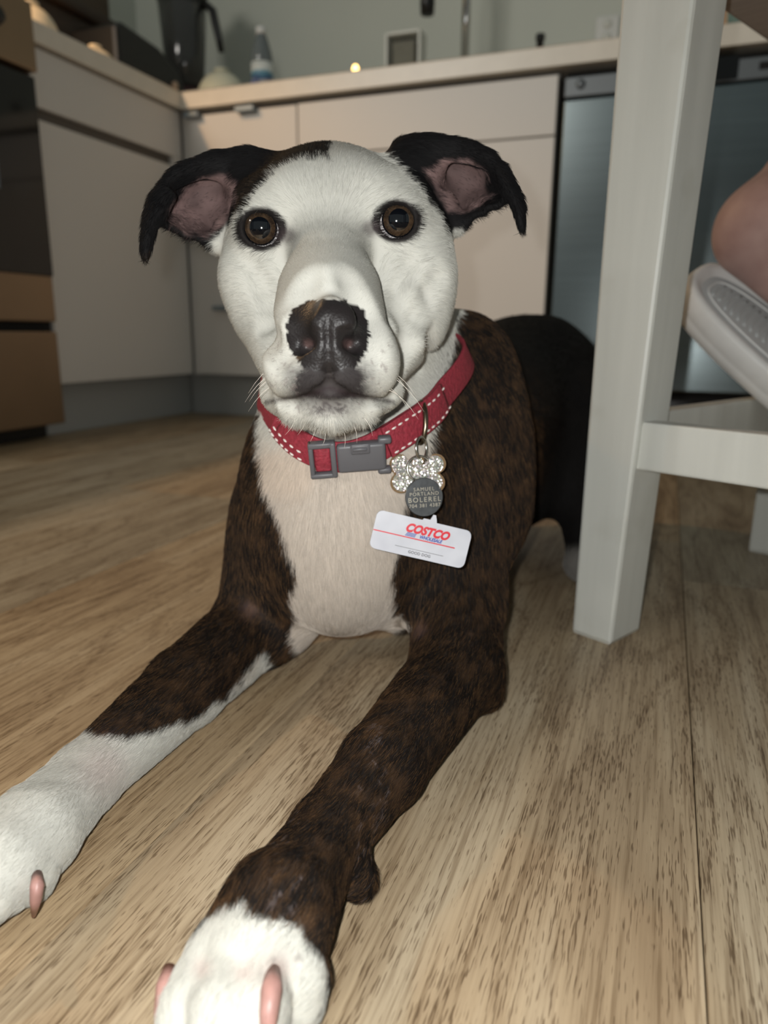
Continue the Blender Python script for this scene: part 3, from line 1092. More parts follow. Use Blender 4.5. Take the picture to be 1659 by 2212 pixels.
# --- right foreleg
eR = CG(985, 1448, 0.033)
D.cone(C(985, 1110, 0.575), C(985, 1290, 0.555), 0.042, 0.036, 0.03)
D.cone(C(985, 1290, 0.555), eR, 0.036, 0.031, 0.012)
D.cone(CG(1030, 1475, 0.024), CG(1058, 1508, 0.014), 0.013, 0.008, 0.012)     # elbow tip
mR = CG(825, 1655, 0.027); wR = CG(712, 1800, 0.0235); pR_ = CG(612, 1960, 0.026); kR = CG(558, 2045, 0.026)
D.cone(eR, mR, 0.030, 0.0232, 0.010)
D.cone(mR, wR, 0.0232, 0.0185, 0.006)
D.cone(wR, pR_, 0.0185, 0.0215, 0.006)
D.cone(CG(748, 1868, 0.015), CG(770, 1898, 0.011), 0.0115, 0.0100, 0.007)     # carpal pad
D.cone(pR_, kR, 0.0215, 0.0185, 0.006)
D.cone(CG(600, 1975, 0.026), CG(630, 2035, 0.024), 0.020, 0.013, 0.010)
D.cone(CG(580, 1985, 0.026), CG(480, 2045, 0.022), 0.020, 0.012, 0.010)
# toes of the right forepaw: outer left to outer right
TOES_R = [((455, 2062, .023), (408, 2165, .020), (375, 2265, .012), .0098), ((508, 2062, .028), (478, 2180, .026), (458, 2300, .014), .0104),
          ((568, 2062, .029), (556, 2175, .026), (540, 2290, .014), .0104), ((628, 2050, .025), (645, 2110, .021), (650, 2165, .014), .0108)]
for a, b, c, r_ in TOES_R:
    A_, B_, C_ = CG(*a), CG(*b), CG(*c)
    D.cone(A_, B_, r_ * 1.0, r_ * 1.08, 0.003)
    D.cone(B_, C_, r_ * 1.08, r_ * 0.85, 0.003)
# --- left foreleg
eL = CG(552, 1350, 0.034)
D.cone(C(612, 1130, 0.60), eL, 0.035, 0.032, 0.03)
D.cone(C(640, 1210, 0.575), C(600, 1330, 0.575), 0.028, 0.024, 0.03)
mL = CG(402, 1484, 0.027); wL = CG(188, 1678, 0.023); pL = CG(70, 1800, 0.025); kL = CG(0, 1868, 0.026)
D.cone(eL, mL, 0.032, 0.0262, 0.010)
D.cone(mL, wL, 0.0262, 0.0185, 0.006)
D.cone(wL, pL, 0.0185, 0.0215, 0.006)
D.cone(pL, kL, 0.0215, 0.0220, 0.006)
TOES_L = [((-70, 1845, .024), (-150, 1915, .020), (-190, 1960, .012), .0105), ((-32, 1858, .028), (-95, 1945, .025), (-125, 1990, .013), .0110),
          ((14, 1858, .028), (-22, 1930, .025), (-42, 1975, .013), .0110), ((60, 1845, .024), (66, 1880, .020), (70, 1905, .013), .0112)]
for a, b, c, r_ in TOES_L:
    A_, B_, C_ = CG(*a), CG(*b), CG(*c)
    D.cone(A_, B_, r_ * 1.0, r_ * 1.08, 0.003)
    D.cone(B_, C_, r_ * 1.08, r_ * 0.85, 0.003)

# --- head


def surf(px, py, z0=0.30, z1=0.62):
    """point where the view ray first enters the dog"""
    zs = np.linspace(z0, z1, 400)
    f = D.sample(np.array([C(px, py, z) for z in zs]))
    k = np.argmax(f < 0)
    return C(px, py, zs[k] if f[k] < 0 else 0.45)


def groove(pts, r, depth, k, mode='sub'):
    """shallow crease (or ridge) following the surface through pixel points"""
    P = [surf(*p) for p in pts]
    off = (r - depth) if mode == 'sub' else (-(r - depth))
    P = [p * (p[2] - off) / p[2] for p in P]
    for a, b in zip(P, P[1:]):
        D.cone(a, b, r, r, k, mode=mode)


D.ell(C(716, 482, 0.474), (0.0560, 0.0440, 0.060), 0.015)                       # cranium
D.ell(C(716, 468, 0.434), (0.048, 0.0300, 0.030), 0.012)                        # forehead
D.ell(C(655, 432, 0.436), (0.024, 0.0190, 0.022), 0.012)
D.ell(C(772, 424, 0.436), (0.024, 0.0190, 0.022), 0.012)
D.ell(C(584, 575, 0.455), (0.0290, 0.040, 0.036), 0.02)                         # cheeks
D.ell(C(880, 560, 0.455), (0.0290, 0.042, 0.036), 0.02)
D.ell(C(520, 605, 0.442), (0.0110, 0.013, 0.016), 0.012)                        # cheekbone bumps
D.ell(C(934, 590, 0.440), (0.0110, 0.014, 0.016), 0.012)
D.cone(C(604, 690, 0.45), C(648, 790, 0.415), 0.026, 0.022, 0.02)              # jaw
D.cone(C(850, 690, 0.45), C(785, 785, 0.415), 0.032, 0.023, 0.025)
D.cone(C(712, 552, 0.416), C(709, 655, 0.366), 0.0185, 0.0205, 0.010)           # bridge
D.cone(C(713, 510, 0.424), C(711, 575, 0.410), 0.0200, 0.0185, 0.014)
D.cone(C(684, 640, 0.396), C(666, 740, 0.366), 0.0215, 0.0200, 0.010)
D.cone(C(738, 638, 0.396), C(756, 740, 0.366), 0.0215, 0.0200, 0.010)
D.ell(C(545, 390, 0.466), (0.0185, 0.0180, 0.020), 0.02)                        # ear roots
D.ell(C(902, 366, 0.466), (0.0185, 0.0180, 0.020), 0.02)
D.ell(C(640, 792, 0.364), (0.0165, 0.0180, 0.022), 0.010)                       # upper lips
D.ell(C(790, 788, 0.364), (0.0172, 0.0180, 0.022), 0.010)
D.ell(C(676, 812, 0.350), (0.0120, 0.0100, 0.013), 0.010)
D.ell(C(746, 810, 0.350), (0.0120, 0.0100, 0.013), 0.010)
for a_, b_, ra_, rb_ in (((610, 846, .398), (650, 870, .377), .0125, .0105), ((650, 870, .377), (712, 882, .366), .0105, .0098),
                         ((712, 882, .366), (776, 868, .377), .0098, .0105), ((776, 868, .377), (828, 842, .400), .0105, .0115)):
    D.cone(C(*a_), C(*b_), ra_, rb_, 0.008)                                       # lower jaw and chin
D.ell(C(712, 855, 0.396), (0.028, 0.014, 0.028), 0.012)
D.cone(C(712, 862, 0.42), C(735, 880, 0.48), 0.014, 0.030, 0.015)               # throat
# brows
D.cone(C(545, 432, 0.436), C(618, 430, 0.420), 0.0080, 0.0085, 0.014)
D.cone(C(880, 414, 0.436), C(806, 416, 0.420), 0.0080, 0.0085, 0.014)
# nose leather
D.ell(C(708, 706, 0.352), (0.0188, 0.0140, 0.022), 0.005)
D.ell(C(708, 770, 0.348), (0.0135, 0.0085, 0.0150), 0.006)
D.ell(C(660, 722, 0.345), (0.0096, 0.0120, 0.0140), 0.009)
D.ell(C(756, 722, 0.345), (0.0096, 0.0120, 0.0140), 0.009)
D.ell(C(708, 708, 0.341), (0.0150, 0.0100, 0.0100), 0.006)
for sx in (-1, 1):
    n0 = surf(708 + sx * 40, 736)
    D.cone(n0 + np.array([0, 0, -0.004]), n0 + np.array([sx * 0.0012, -0.0006, 0.012]), 0.0036, 0.0028, 0.003, mode='sub')
    groove([(708 + sx * 30, 716), (708 + sx * 44, 718), (708 + sx * 54, 730)], 0.0016, 0.0010, 0.002)
    groove([(708 + sx * 46, 750), (708 + sx * 66, 756), (708 + sx * 86, 752)], 0.0014, 0.0012, 0.002)
groove([(708, 690), (708, 730), (709, 770), (710, 800)], 0.0013, 0.0010, 0.002)
# creases: mouth, philtrum, folds of the cheeks
groove([(604, 870), (632, 872), (662, 862), (690, 846), (712, 836)], 0.0020, 0.0022, 0.004)
groove([(712, 836), (734, 846), (764, 860), (800, 868), (848, 862)], 0.0020, 0.0022, 0.004)
groove([(711, 806), (712, 834)], 0.0016, 0.0012, 0.004)
groove([(545, 578), (568, 618), (580, 650), (572, 690), (574, 730), (588, 768)], 0.0055, 0.0019, 0.007)
groove([(884, 570), (862, 620), (868, 660), (890, 700), (884, 750), (866, 800)], 0.0055, 0.0019, 0.007)
groove([(950, 600), (920, 640), (912, 680), (925, 720), (905, 790)], 0.0055, 0.0018, 0.007)
groove([(652, 600), (632, 660), (612, 740)], 0.0070, 0.0012, 0.010)
groove([(768, 598), (790, 660), (812, 740)], 0.0070, 0.0012, 0.010)
groove([(885, 640), (902, 690), (898, 740)], 0.0050, 0.0018, 0.006, mode='add')

# --- ears: cupped leaves with drooping tips
EAR_L = [(520, 336), (480, 335), (440, 338), (395, 352), (357, 383), (330, 425), (318, 465), (345, 487), (365, 496), (386, 508), (402, 518), (420, 519), (445, 529), (474, 534), (495, 490), (512, 440), (530, 390)]
DEP_L = [.455, .452, .448, .442, .437, .434, .434, .436, .440, .444, .447, .450, .453, .458, .462, .465, .462]
EAR_R = [(850, 318), (880, 302), (930, 301), (980, 295), (1020, 305), (1060, 330), (1088, 360), (1104, 395), (1112, 432), (1098, 437), (1076, 450), (1060, 453), (1046, 467), (1030, 470), (1010, 485), (984, 497), (965, 455), (935, 405), (900, 360)]
DEP_R = [.455, .453, .450, .447, .443, .438, .434, .431, .431, .433, .437, .440, .444, .447, .452, .458, .465, .468, .465]


def dense(poly, dep, m=10):
    o, dd = [], []
    n = len(poly)
    for i in range(n):
        for j in range(m):
            t = j / m
            o.append((poly[i][0] * (1 - t) + poly[(i + 1) % n][0] * t, poly[i][1] * (1 - t) + poly[(i + 1) % n][1] * t))
            dd.append(dep[i] * (1 - t) + dep[(i + 1) % n] * t)
    return o, dd


def ear_pts(poly, dep, cen, dc):
    o, dd = dense(poly, dep, 9)
    pts = []
    for (x, y), d_ in zip(o, dd):
        # keep the sheet's outer surface on the outline
        L = math.hypot(x - cen[0], y - cen[1])
        x = cen[0] + (x - cen[0]) * (L - 7) / L; y = cen[1] + (y - cen[1]) * (L - 7) / L
        for s in np.linspace(0.0, 1.0, 34):
            pts.append(C(cen[0] + (x - cen[0]) * s, cen[1] + (y - cen[1]) * s, dc + (d_ - dc) * s ** 2.6))
    return [tuple(p) for p in pts]


def flap_pts(left, right, dep):
    pts = []
    n = 30
    la, ra = np.array(left, float), np.array(right, float)
    for i in range(n):
        t = i / (n - 1) * (len(la) - 1)
        j = min(int(t), len(la) - 2); f = t - j
        a = la[j] * (1 - f) + la[j + 1] * f; b = ra[j] * (1 - f) + ra[j + 1] * f
        dd = dep[j] * (1 - f) + dep[j + 1] * f
        for s in np.linspace(0, 1, 14):
            p = a * (1 - s) + b * s
            pts.append(tuple(C(p[0], p[1], dd - 0.004 * math.sin(math.pi * s))))
    return pts


D.sheet(ear_pts(EAR_L, DEP_L, (437, 440), 0.478), 0.0021, 0.006)
D.sheet(ear_pts(EAR_R, DEP_R, (1000, 400), 0.480), 0.0021, 0.006)
D.sheet(flap_pts([(352, 402), (326, 432), (312, 470), (308, 510), (308, 540), (313, 555)], [(378, 425), (358, 460), (338, 488), (330, 512), (322, 542), (315, 555)],
                 [.438, .432, .428, .425, .424, .424]), 0.0019, 0.006)
D.sheet(flap_pts([(1070, 372), (1085, 400), (1102, 432), (1114, 460), (1122, 482), (1127, 495)], [(1088, 360), (1108, 396), (1126, 425), (1131, 450), (1129, 480), (1128, 496)],
                 [.438, .431, .426, .423, .422, .422]), 0.0019, 0.006)
for a, b, r_ in ((C(470, 362, .456), C(380, 385, .444), .0045), (C(930, 326, .456), C(1055, 348, .443), .0045),       # thick front rim
                 (C(530, 352, .464), C(470, 356, .456), .007), (C(880, 332, .464), C(940, 324, .456), .007),
                 (C(486, 495, .458), C(472, 525, .457), .007), (C(962, 440, .458), C(985, 485, .457), .007)):
    D.cone(a, b, r_, r_ * 0.8, 0.010)
D.cone(C(528, 352, .465), C(534, 330, .470), .005, .002, .006)
D.cone(C(868, 325, .465), C(866, 306, .470), .005, .002, .006)

# --- eyes
EYES = [(C(566, 493, 0.4265), (564, 494), C(0, 0, 0)), (C(857, 478, 0.4265), (857, 478), C(0, 0, 0))]
EYE_R = 0.0142


def rotz(a):
    c, s = math.cos(a), math.sin(a)
    return np.array([[c, -s, 0], [s, c, 0], [0, 0, 1]])


for (c, p, _), tilt in zip(EYES, (math.radians(-12), math.radians(14))):
    D.ell(c + np.array([0, 0, -0.0010]), (EYE_R + 0.0026,) * 3, 0.008)                        # lids bulge over the ball
    D.ell(C(p[0], p[1], c[2] - 0.013), (0.0102, 0.0089, 0.022), 0.0014, rot=rotz(tilt), mode='sub')

# --- floor: flatten whatever rests on it
X, Y, Z = D.ax
hgt = CAM_H + X[:, None, None] * RT[2] + Y[None, :, None] * UP[2] + Z[None, None, :] * FW[2]
D.F = np.maximum(D.F, (0.0012 - hgt).astype(np.float32))

V, Q = D.nets()
# one light smoothing pass away from the fine features
nb = np.zeros((len(V), 3)); ct = np.zeros(len(V))
for i in range(4):
    np.add.at(nb, Q[:, i], V[Q[:, (i + 1) % 4]]); np.add.at(ct, Q[:, i], 1)
    np.add.at(nb, Q[:, (i + 1) % 4], V[Q[:, i]]); np.add.at(ct, Q[:, (i + 1) % 4], 1)
V = V * 0.6 + 0.4 * nb / np.maximum(ct, 1)[:, None]
VN = D.grad(V, 0.002)


def pix(P):
    return CX + F_PX * P[:, 0] / P[:, 2], CY - F_PX * P[:, 1] / P[:, 2]


def sstep(a, b, x):
    t = np.clip((x - a) / (b - a), 0, 1)
    return t * t * (3 - 2 * t)


def mixc(c, col, w):
    return c * (1 - w[:, None]) + np.asarray(col)[None] * w[:, None]


WHITE_HEAD = [(712, 346), (690, 340), (640, 342), (600, 356), (575, 390), (549, 424), (522, 458), (500, 482), (455, 530), (450, 640), (540, 800), (560, 880), (566, 960), (566, 1040), (592, 1095), (612, 1150), (640, 1235), (622, 1298),
              (640, 1400), (800, 1420), (885, 1350), (853, 1310), (846, 1255), (862, 1190), (868, 1120), (895, 1050), (925, 975), (945, 900), (950, 835), (976, 765), (990, 690), (1003, 560), (1000, 490), (968, 505), (946, 468), (921, 430), (892, 392), (860, 356), (826, 326), (800, 290), (720, 300)]
WHITE_LEG_L = [(-400, 1800), (0, 1690), (192, 1576), (245, 1590), (300, 1588), (345, 1575), (398, 1562), (448, 1538), (489, 1506), (522, 1471), (552, 1424), (572, 1412), (600, 1430), (420, 1720), (120, 2100), (-400, 2300)]
WHITE_PAW_R = [(250, 2420), (300, 2120), (420, 2010), (470, 1962), (520, 1952), (556, 1974), (600, 1988), (640, 2004), (668, 2045), (700, 2080), (715, 2130), (700, 2200), (700, 2450)]
PINK_L = [(366, 452), (396, 412), (436, 382), (488, 376), (512, 400), (506, 436), (482, 482), (446, 510), (402, 506), (372, 484)]
PINK_R = [(918, 368), (960, 342), (1010, 344), (1046, 370), (1056, 418), (1038, 448), (1004, 462), (968, 448), (940, 410)]
NOSE_P = [(630, 668), (664, 650), (708, 646), (752, 650), (784, 668), (797, 706), (797, 742), (786, 768), (766, 794), (738, 803), (710, 806), (680, 803), (656, 794), (634, 765), (621, 740), (618, 700)]


def dog_color(P, N, jitter=0.0, seed=1):
    """fur colour of the markings at points of the coat -> rgb, kind (0 coat, 1 bare ear, 2 nose)"""
    n = len(P)
    px, py = pix(P)
    w = 9 + 0 * px
    j1 = (vnoise(P, 120, 1) - 0.5) * 14 + (vnoise(P, 420, 2) - 0.5) * 10 + jitter * (rng.random(n) - 0.5)
    d = P[:, 2]
    # brindle coat
    q_ = P + 0.010 * (np.stack([vnoise(P, 45, 5 + i) for i in range(3)], 1) - 0.5)
    st_ = vnoise(q_ * np.array([1.0, 1.9, 1.5]), 95, 3)
    st2 = vnoise(P, 300, 4)
    br = sstep(0.42, 0.85, st_ * 0.6 + st2 * 0.4)
    dark = np.array(lin((27, 22, 19))); brown = np.array(lin((76, 56, 39)))
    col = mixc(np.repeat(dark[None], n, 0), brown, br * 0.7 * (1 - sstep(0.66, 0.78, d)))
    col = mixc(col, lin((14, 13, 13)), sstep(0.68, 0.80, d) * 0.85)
    # head and chest
    sh = poly_dist(WHITE_HEAD, px, py) + j1
    fr = (1 - sstep(0.575, 0.60, d)) * (1 - sstep(0.50, 0.525, d) * (py < 480))
    wh = (1 - sstep(-4, 5, sh)) * fr
    headblack = (py < 545) & (d < 0.6)
    col = np.where((headblack)[:, None], np.array(lin((17, 16, 17)))[None], col)
    white = np.repeat(np.array(lin((200, 199, 191)))[None], n, 0)
    white = mixc(white, lin((196, 176, 160)), 0.55 * sstep(900, 1000, py) * (py < 1400))
    white = mixc(white, lin((226, 196, 168)), 0.16 * sstep(0.5, 0.8, vnoise(P, 35, 8)) * (d > 0.44) * (py > 900))
    col = col * (1 - wh[:, None]) + white * wh[:, None]
    # legs
    sl_ = poly_dist(WHITE_LEG_L, px, py) + j1 * 0.9
    wl_ = (1 - sstep(-5, 6, sl_)) * (px < 640) * (py > 1380)
    col = col * (1 - wl_[:, None]) + white * wl_[:, None]
    sr = poly_dist(WHITE_PAW_R, px, py) + j1 * 1.2
    wr = (1 - sstep(-7, 8, sr)) * (py > 1900) * (px > 240)
    col = col * (1 - wr[:, None]) + white * wr[:, None]
    # pink skin hints between toes and in the forearm bend
    for (qx, qy, qr, am) in ((600, 2090, 22, .4), (530, 2095, 16, .3), (440, 2085, 14, .3), (225, 1660, 40, .25), (912, 1352, 9, .14), (540, 1316, 13, .10)):
        g_ = np.exp(-((px - qx) ** 2 + (py - qy) ** 2) / (2 * qr * qr)) * am * (d < 0.66)
        col = mixc(col, lin((196, 156, 150)), g_)
    hind = sstep(1168, 1195, py) * (d > 0.7)
    col = mixc(col, lin((150, 146, 140)), hind * 0.6)
    # eyes: dark rims with smudged inner corners
    for (c, (ex, ey), _), sgn in zip(EYES, (1, -1)):
        front = (d < 0.45)
        rr = np.sqrt(((px - ex) / 44) ** 2 + ((py - ey) / 38) ** 2) + j1 * 0.008
        col = mixc(col, lin((22, 18, 18)), (1 - sstep(1.14, 1.36, rr)) * 0.995 * front)
        gg = np.exp(-(((px - (ex + sgn * 58)) / 20) ** 2 + ((py - (ey + 16)) / 17) ** 2)) * front
        col = mixc(col, lin((62, 52, 54)), np.clip(gg * 0.9, 0, .65))
    # muzzle: freckles, dark lips
    mz = (d < 0.40) & (py > 640)
    lip = np.exp(-(((px + j1 * 0.5 - 712) / 90) ** 4 + ((py + j1 * 0.4 - 828) / 42) ** 4)) * mz
    nz = vnoise(P, 900, 9)
    col = mixc(col, lin((33, 27, 29)), np.clip(lip * 1.35 - 0.12 * (nz > 0.66), 0, 0.975))
    chin = np.exp(-(((px - 712) / 58) ** 2 + ((py - 880) / 22) ** 2)) * mz
    col = mixc(col, lin((56, 48, 50)), np.clip(chin * (0.75 + 0.35 * (nz > 0.5)), 0, 0.9))
    fre = ((vnoise(P, 620, 12) > 0.80) & mz & (np.abs(px - 712) > 60) & (np.abs(px - 712) < 130) & (py > 740)).astype(float)
    col = mixc(col, lin((120, 108, 106)), fre * 0.5)
    # small white tuft under the nose
    tu = np.exp(-(((px - 713) / 9) ** 2 + ((py - 828) / 14) ** 2)) * mz
    col = mixc(col, lin((150, 142, 140)), np.clip(tu, 0, .07))
    mouth = np.exp(-((np.abs(py - (838 + 30 * np.abs((px - 712) / 135) ** 0.8)) / 6) ** 2)) * mz * (np.abs(px - 712) < 140)
    col = mixc(col, lin((44, 34, 36)), mouth * 0.75)
    kind = np.zeros(n)
    ns = poly_dist(NOSE_P, px, py) + (vnoise(P, 500, 6) - 0.5) * 6
    isn = (ns < 0) & (d < 0.368)
    col = np.where(isn[:, None], np.array(lin((34, 31, 31)))[None], col)
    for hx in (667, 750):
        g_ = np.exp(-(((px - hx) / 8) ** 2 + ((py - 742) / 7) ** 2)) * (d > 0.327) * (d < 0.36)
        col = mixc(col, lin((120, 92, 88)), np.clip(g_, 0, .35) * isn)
    kind[isn] = 2
    for pk in (PINK_L, PINK_R):
        sp_ = poly_dist(pk, px, py) + j1 * 0.9
        inn = (1 - sstep(-7, 6, sp_)) * (d < 0.50) * (N[:, 2] < 0.15) * (py < 530)
        pc = np.array(lin((136, 112, 109)))[None] * (0.45 + 0.95 * vnoise(P, 110, 21) * (0.6 + 0.4 * vnoise(P, 500, 22)))[:, None]
        col = col * (1 - inn[:, None]) + pc * inn[:, None]
        kind[inn > 0.6] = 1
    return np.clip(col, 0, 1), kind


DOG_BASE = to_world(C(850, 1330, 0.60))
DOG_BASE[2] = 0.0
dog = thing('dog', 'white-faced dark brindle dog lying down with forelegs stretched towards the camera', 'dog', DOG_BASE)
VW = to_world(V) - DOG_BASE
me = bpy.data.meshes.new('dog_body')
me.vertices.add(len(VW)); me.vertices.foreach_set('co', VW.astype(np.float32).ravel())
me.loops.add(len(Q) * 4); me.loops.foreach_set('vertex_index', Q.astype(np.int32).ravel())
me.polygons.add(len(Q)); me.polygons.foreach_set('loop_start', np.arange(0, len(Q) * 4, 4, dtype=np.int32))
me.update(calc_edges=True)
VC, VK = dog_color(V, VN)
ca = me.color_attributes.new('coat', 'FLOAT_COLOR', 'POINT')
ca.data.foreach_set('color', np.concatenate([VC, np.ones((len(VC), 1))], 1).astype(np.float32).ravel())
na = me.attributes.new('nose', 'FLOAT', 'POINT')
na.data.foreach_set('value', (VK == 2).astype(np.float32))
g = attr_mat('dog_coat', 'coat', 0.75, 0.25)
a = g.n('ShaderNodeAttribute', attribute_name='nose')
mr = g.n('ShaderNodeMapRange'); mr.inputs['To Min'].default_value = 0.8; mr.inputs['To Max'].default_value = 0.44
g.l(a.outputs['Fac'], mr.inputs['Value']); g.l(mr.outputs[0], g.b.inputs['Roughness'])
tc = g.n('ShaderNodeTexCoord')
vo = g.n('ShaderNodeTexVoronoi', i_Scale=750.0)
g.l(tc.outputs['Object'], vo.inputs['Vector'])
bp = g.n('ShaderNodeBump', i_Distance=0.00014)
g.l(vo.outputs['Distance'], bp.inputs['Height']); g.l(a.outputs['Fac'], bp.inputs['Strength'])
g.l(bp.outputs[0], g.b.inputs['Normal'])
body = link('body', me, g.m, dog, True)

# --- coat of short hair
BONES = [(C(708, 700, .33), C(712, 520, .42)), (C(712, 520, .42), C(714, 340, .46)), (C(660, 640, .38), C(540, 660, .45)), (C(756, 640, .38), C(900, 650, .45)),
         (C(560, 480, .42), C(500, 520, .47)), (C(870, 470, .42), C(970, 520, .47)), (C(640, 800, .36), C(590, 850, .42)), (C(780, 800, .36), C(860, 850, .42)),
         (C(712, 850, .36), C(712, 920, .40)), (C(520, 400, .46), C(350, 420, .44)), (C(900, 360, .46), C(1090, 390, .44)), (C(330, 440, .43), C(312, 555, .424)), (C(1110, 420, .43), C(1128, 495, .424)),
         (C(700, 950, .46), C(742, 1260, .50)), (C(930, 600, .5), C(960, 900, .55)), (C(990, 800, .57), C(1010, 1250, .55)), (C(600, 1000, .57), C(570, 1300, .57)),
         (eR, mR), (mR, wR), (wR, kR), (eL, mL), (mL, wL), (wL, kL), (C(1000, 820, .65), C(1200, 800, 1.0)), (C(1200, 900, .85), C(1260, 1150, .8))]


def flow(P):
    out = np.zeros_like(P)
    for a, b in BONES:
        ab = b - a; L = np.linalg.norm(ab)
        t = np.clip(((P - a) @ ab) / (L * L), 0, 1)
        dd = np.linalg.norm(P - a - t[:, None] * ab, axis=1)
        out += (ab / L)[None] * (1.0 / (dd + 0.02) ** 3)[:, None]
    return out / (np.linalg.norm(out, axis=1, keepdims=True) + 1e-12)


def hair_curves(name, count, mat_, parent):
    T3 = np.concatenate([Q[:, [0, 1, 2]], Q[:, [0, 2, 3]]])
    A, B, Cc = V[T3[:, 0]], V[T3[:, 1]], V[T3[:, 2]]
    cr = np.cross(B - A, Cc - A)
    area = np.linalg.norm(cr, axis=1) / 2
    cen = (A + B + Cc) / 3
    nn = VN[T3[:, 0]]
    view = -cen / np.linalg.norm(cen, axis=1, keepdims=True)
    vis = sstep(-0.45, -0.05, (nn * view).sum(1))
    dens = vis * np.clip((0.42 / cen[:, 2]) ** 2, 0.08, 1.6)
    hh = CAM_H + cen @ np.array([RT[2], UP[2], FW[2]])
    dens[hh < 0.004] = 0
    pw = area * dens
    pw /= pw.sum()
    ti = rng.choice(len(T3), size=count, p=pw)
    u = rng.random(count); v = rng.random(count)
    fl_ = u + v > 1
    u[fl_] = 1 - u[fl_]; v[fl_] = 1 - v[fl_]
    R0 = A[ti] + u[:, None] * (B[ti] - A[ti]) + v[:, None] * (Cc[ti] - A[ti])
    N0 = D.grad(R0, 0.002)
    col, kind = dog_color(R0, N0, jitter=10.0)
    px, py = pix(R0)
    keep = kind < 2
    for (c, (ex, ey), _), tilt in zip(EYES, (-12, 14)):
        keep &= ~((np.linalg.norm(R0 - c, axis=1) < EYE_R + 0.0016))
        keep &= ~(((px - ex) / 41) ** 2 + ((py - ey) / 36) ** 2 < 1)
    keep &= ~((kind == 1) & (rng.random(count) > 0.5))
    R0, N0, col, px, py, kind = R0[keep], N0[keep], col[keep], px[keep], py[keep], kind[keep]
    m = len(R0)
    Fv = flow(R0)
    Fv = Fv - N0 * (Fv * N0).sum(1, keepdims=True)
    Fv /= np.linalg.norm(Fv, axis=1, keepdims=True) + 1e-6
    Fv = Fv + 0.45 * (rng.random((m, 3)) - 0.5)
    Fv = Fv - N0 * (Fv * N0).sum(1, keepdims=True)
    Fv /= np.linalg.norm(Fv, axis=1, keepdims=True) + 1e-6
    # length by place
    dn = np.linalg.norm(R0 - C(708, 730, .34), axis=1)
    ln = 0.0024 + 0.0024 * sstep(0.03, 0.12, dn)
    ln = np.where(py > 900, 0.0075, ln)
    ln = np.where((py > 1500), 0.0055, ln)
    ln = np.where((py > 1960) | ((px < 200) & (py > 1700)), 0.0036, ln)
    ln = np.where(kind == 1, 0.0030, ln) * (0.7 + 0.6 * rng.random(m))
    lift = 0.16 + 0.14 * rng.random(m)
    lift = np.where(py > 1000, lift + 0.04, lift)
    npt = 4
    pts = np.zeros((m, npt, 3))
    for i in range(npt):
        t = i / (npt - 1)
        pts[:, i] = R0 + (Fv * t + N0 * (lift * t * (1 - 0.45 * t))[:, None]) * ln[:, None] - N0 * 0.0002
    W = to_world(pts.reshape(-1, 3)).reshape(m, npt, 3) - DOG_BASE
    low = W[..., 2] < 0.0015
    W[..., 2] = np.where(low, 0.0015, W[..., 2])
    # colour variation from hair to hair
    lum = 0.80 + 0.45 * rng.random(m)
    isd = col.mean(1) < 0.12
    hl = isd & (rng.random(m) < 0.22) & (R0[:, 2] < 0.7) & ~((py < 560)) & ~((py < 950) & (R0[:, 2] < 0.44))
    col = col * lum[:, None]
    col[hl] = col[hl] * 0.4 + np.array(lin((134, 100, 66)))[None] * 0.6 * (0.4 + 0.6 * vnoise(R0[hl], 60, 31))[:, None]
    ed = (kind == 1) & (rng.random(m) < 0.4)
    col[ed] = np.array(lin((40, 34, 34)))[None] * (0.5 + rng.random(ed.sum()))[:, None]
    col = np.clip(col, 0, 0.93)
    rad = 0.000075 * np.clip(R0[:, 2] / 0.4, 0.8, 2.0) * np.where(isd, 1.0, 1.0)
    hc = bpy.data.hair_curves.new(name)
    hc.add_curves([npt] * m)
    hc.attributes['position'].data.foreach_set('vector', W.astype(np.float32).ravel())
    ra = hc.attributes.get('radius') or hc.attributes.new('radius', 'FLOAT', 'POINT')
    ra.data.foreach_set('value', (rad[:, None] * np.array([1.0, 0.9, 0.65, 0.2])[None]).astype(np.float32).ravel())
    cc = hc.attributes.new('hair_color', 'FLOAT_COLOR', 'CURVE')
    cc.data.foreach_set('color', np.concatenate([col, np.ones((m, 1))], 1).astype(np.float32).ravel())
    hc.materials.append(mat_)
    o = bpy.data.objects.new(name, hc)
    COL.objects.link(o)
    o.parent = parent
    o['kind'] = 'stuff'
    return o


gh = attr_mat('dog_hair', 'hair_color', 0.6, 0.14)
hair_curves('coat', 340000, gh.m, body)

# --- eyeballs
M_EYEW = mat('eye_white', (205, 200, 200), 0.12, vary=0.04, scale=200, coat=1.0)
M_PUP = mat('pupil', (8, 11, 16), 0.06, vary=0.0, coat=1.0)
gi = NT('iris')
tc = gi.n('ShaderNodeTexCoord')
n_ = gi.n('ShaderNodeTexNoise', i_Scale=420.0, i_Detail=3.0)
gi.l(tc.outputs['Object'], n_.inputs['Vector'])
gi.l(gi.ramp(n_.outputs['Fac'], [(0.3, lin((40, 31, 24))), (0.7, lin((74, 58, 43)))]), gi.b.inputs['Base Color'])
gi.b.inputs['Roughness'].default_value = 0.12
gi.b.inputs['Coat Weight'].default_value = 1.0
gi.b.inputs['Coat Roughness'].default_value = 0.02


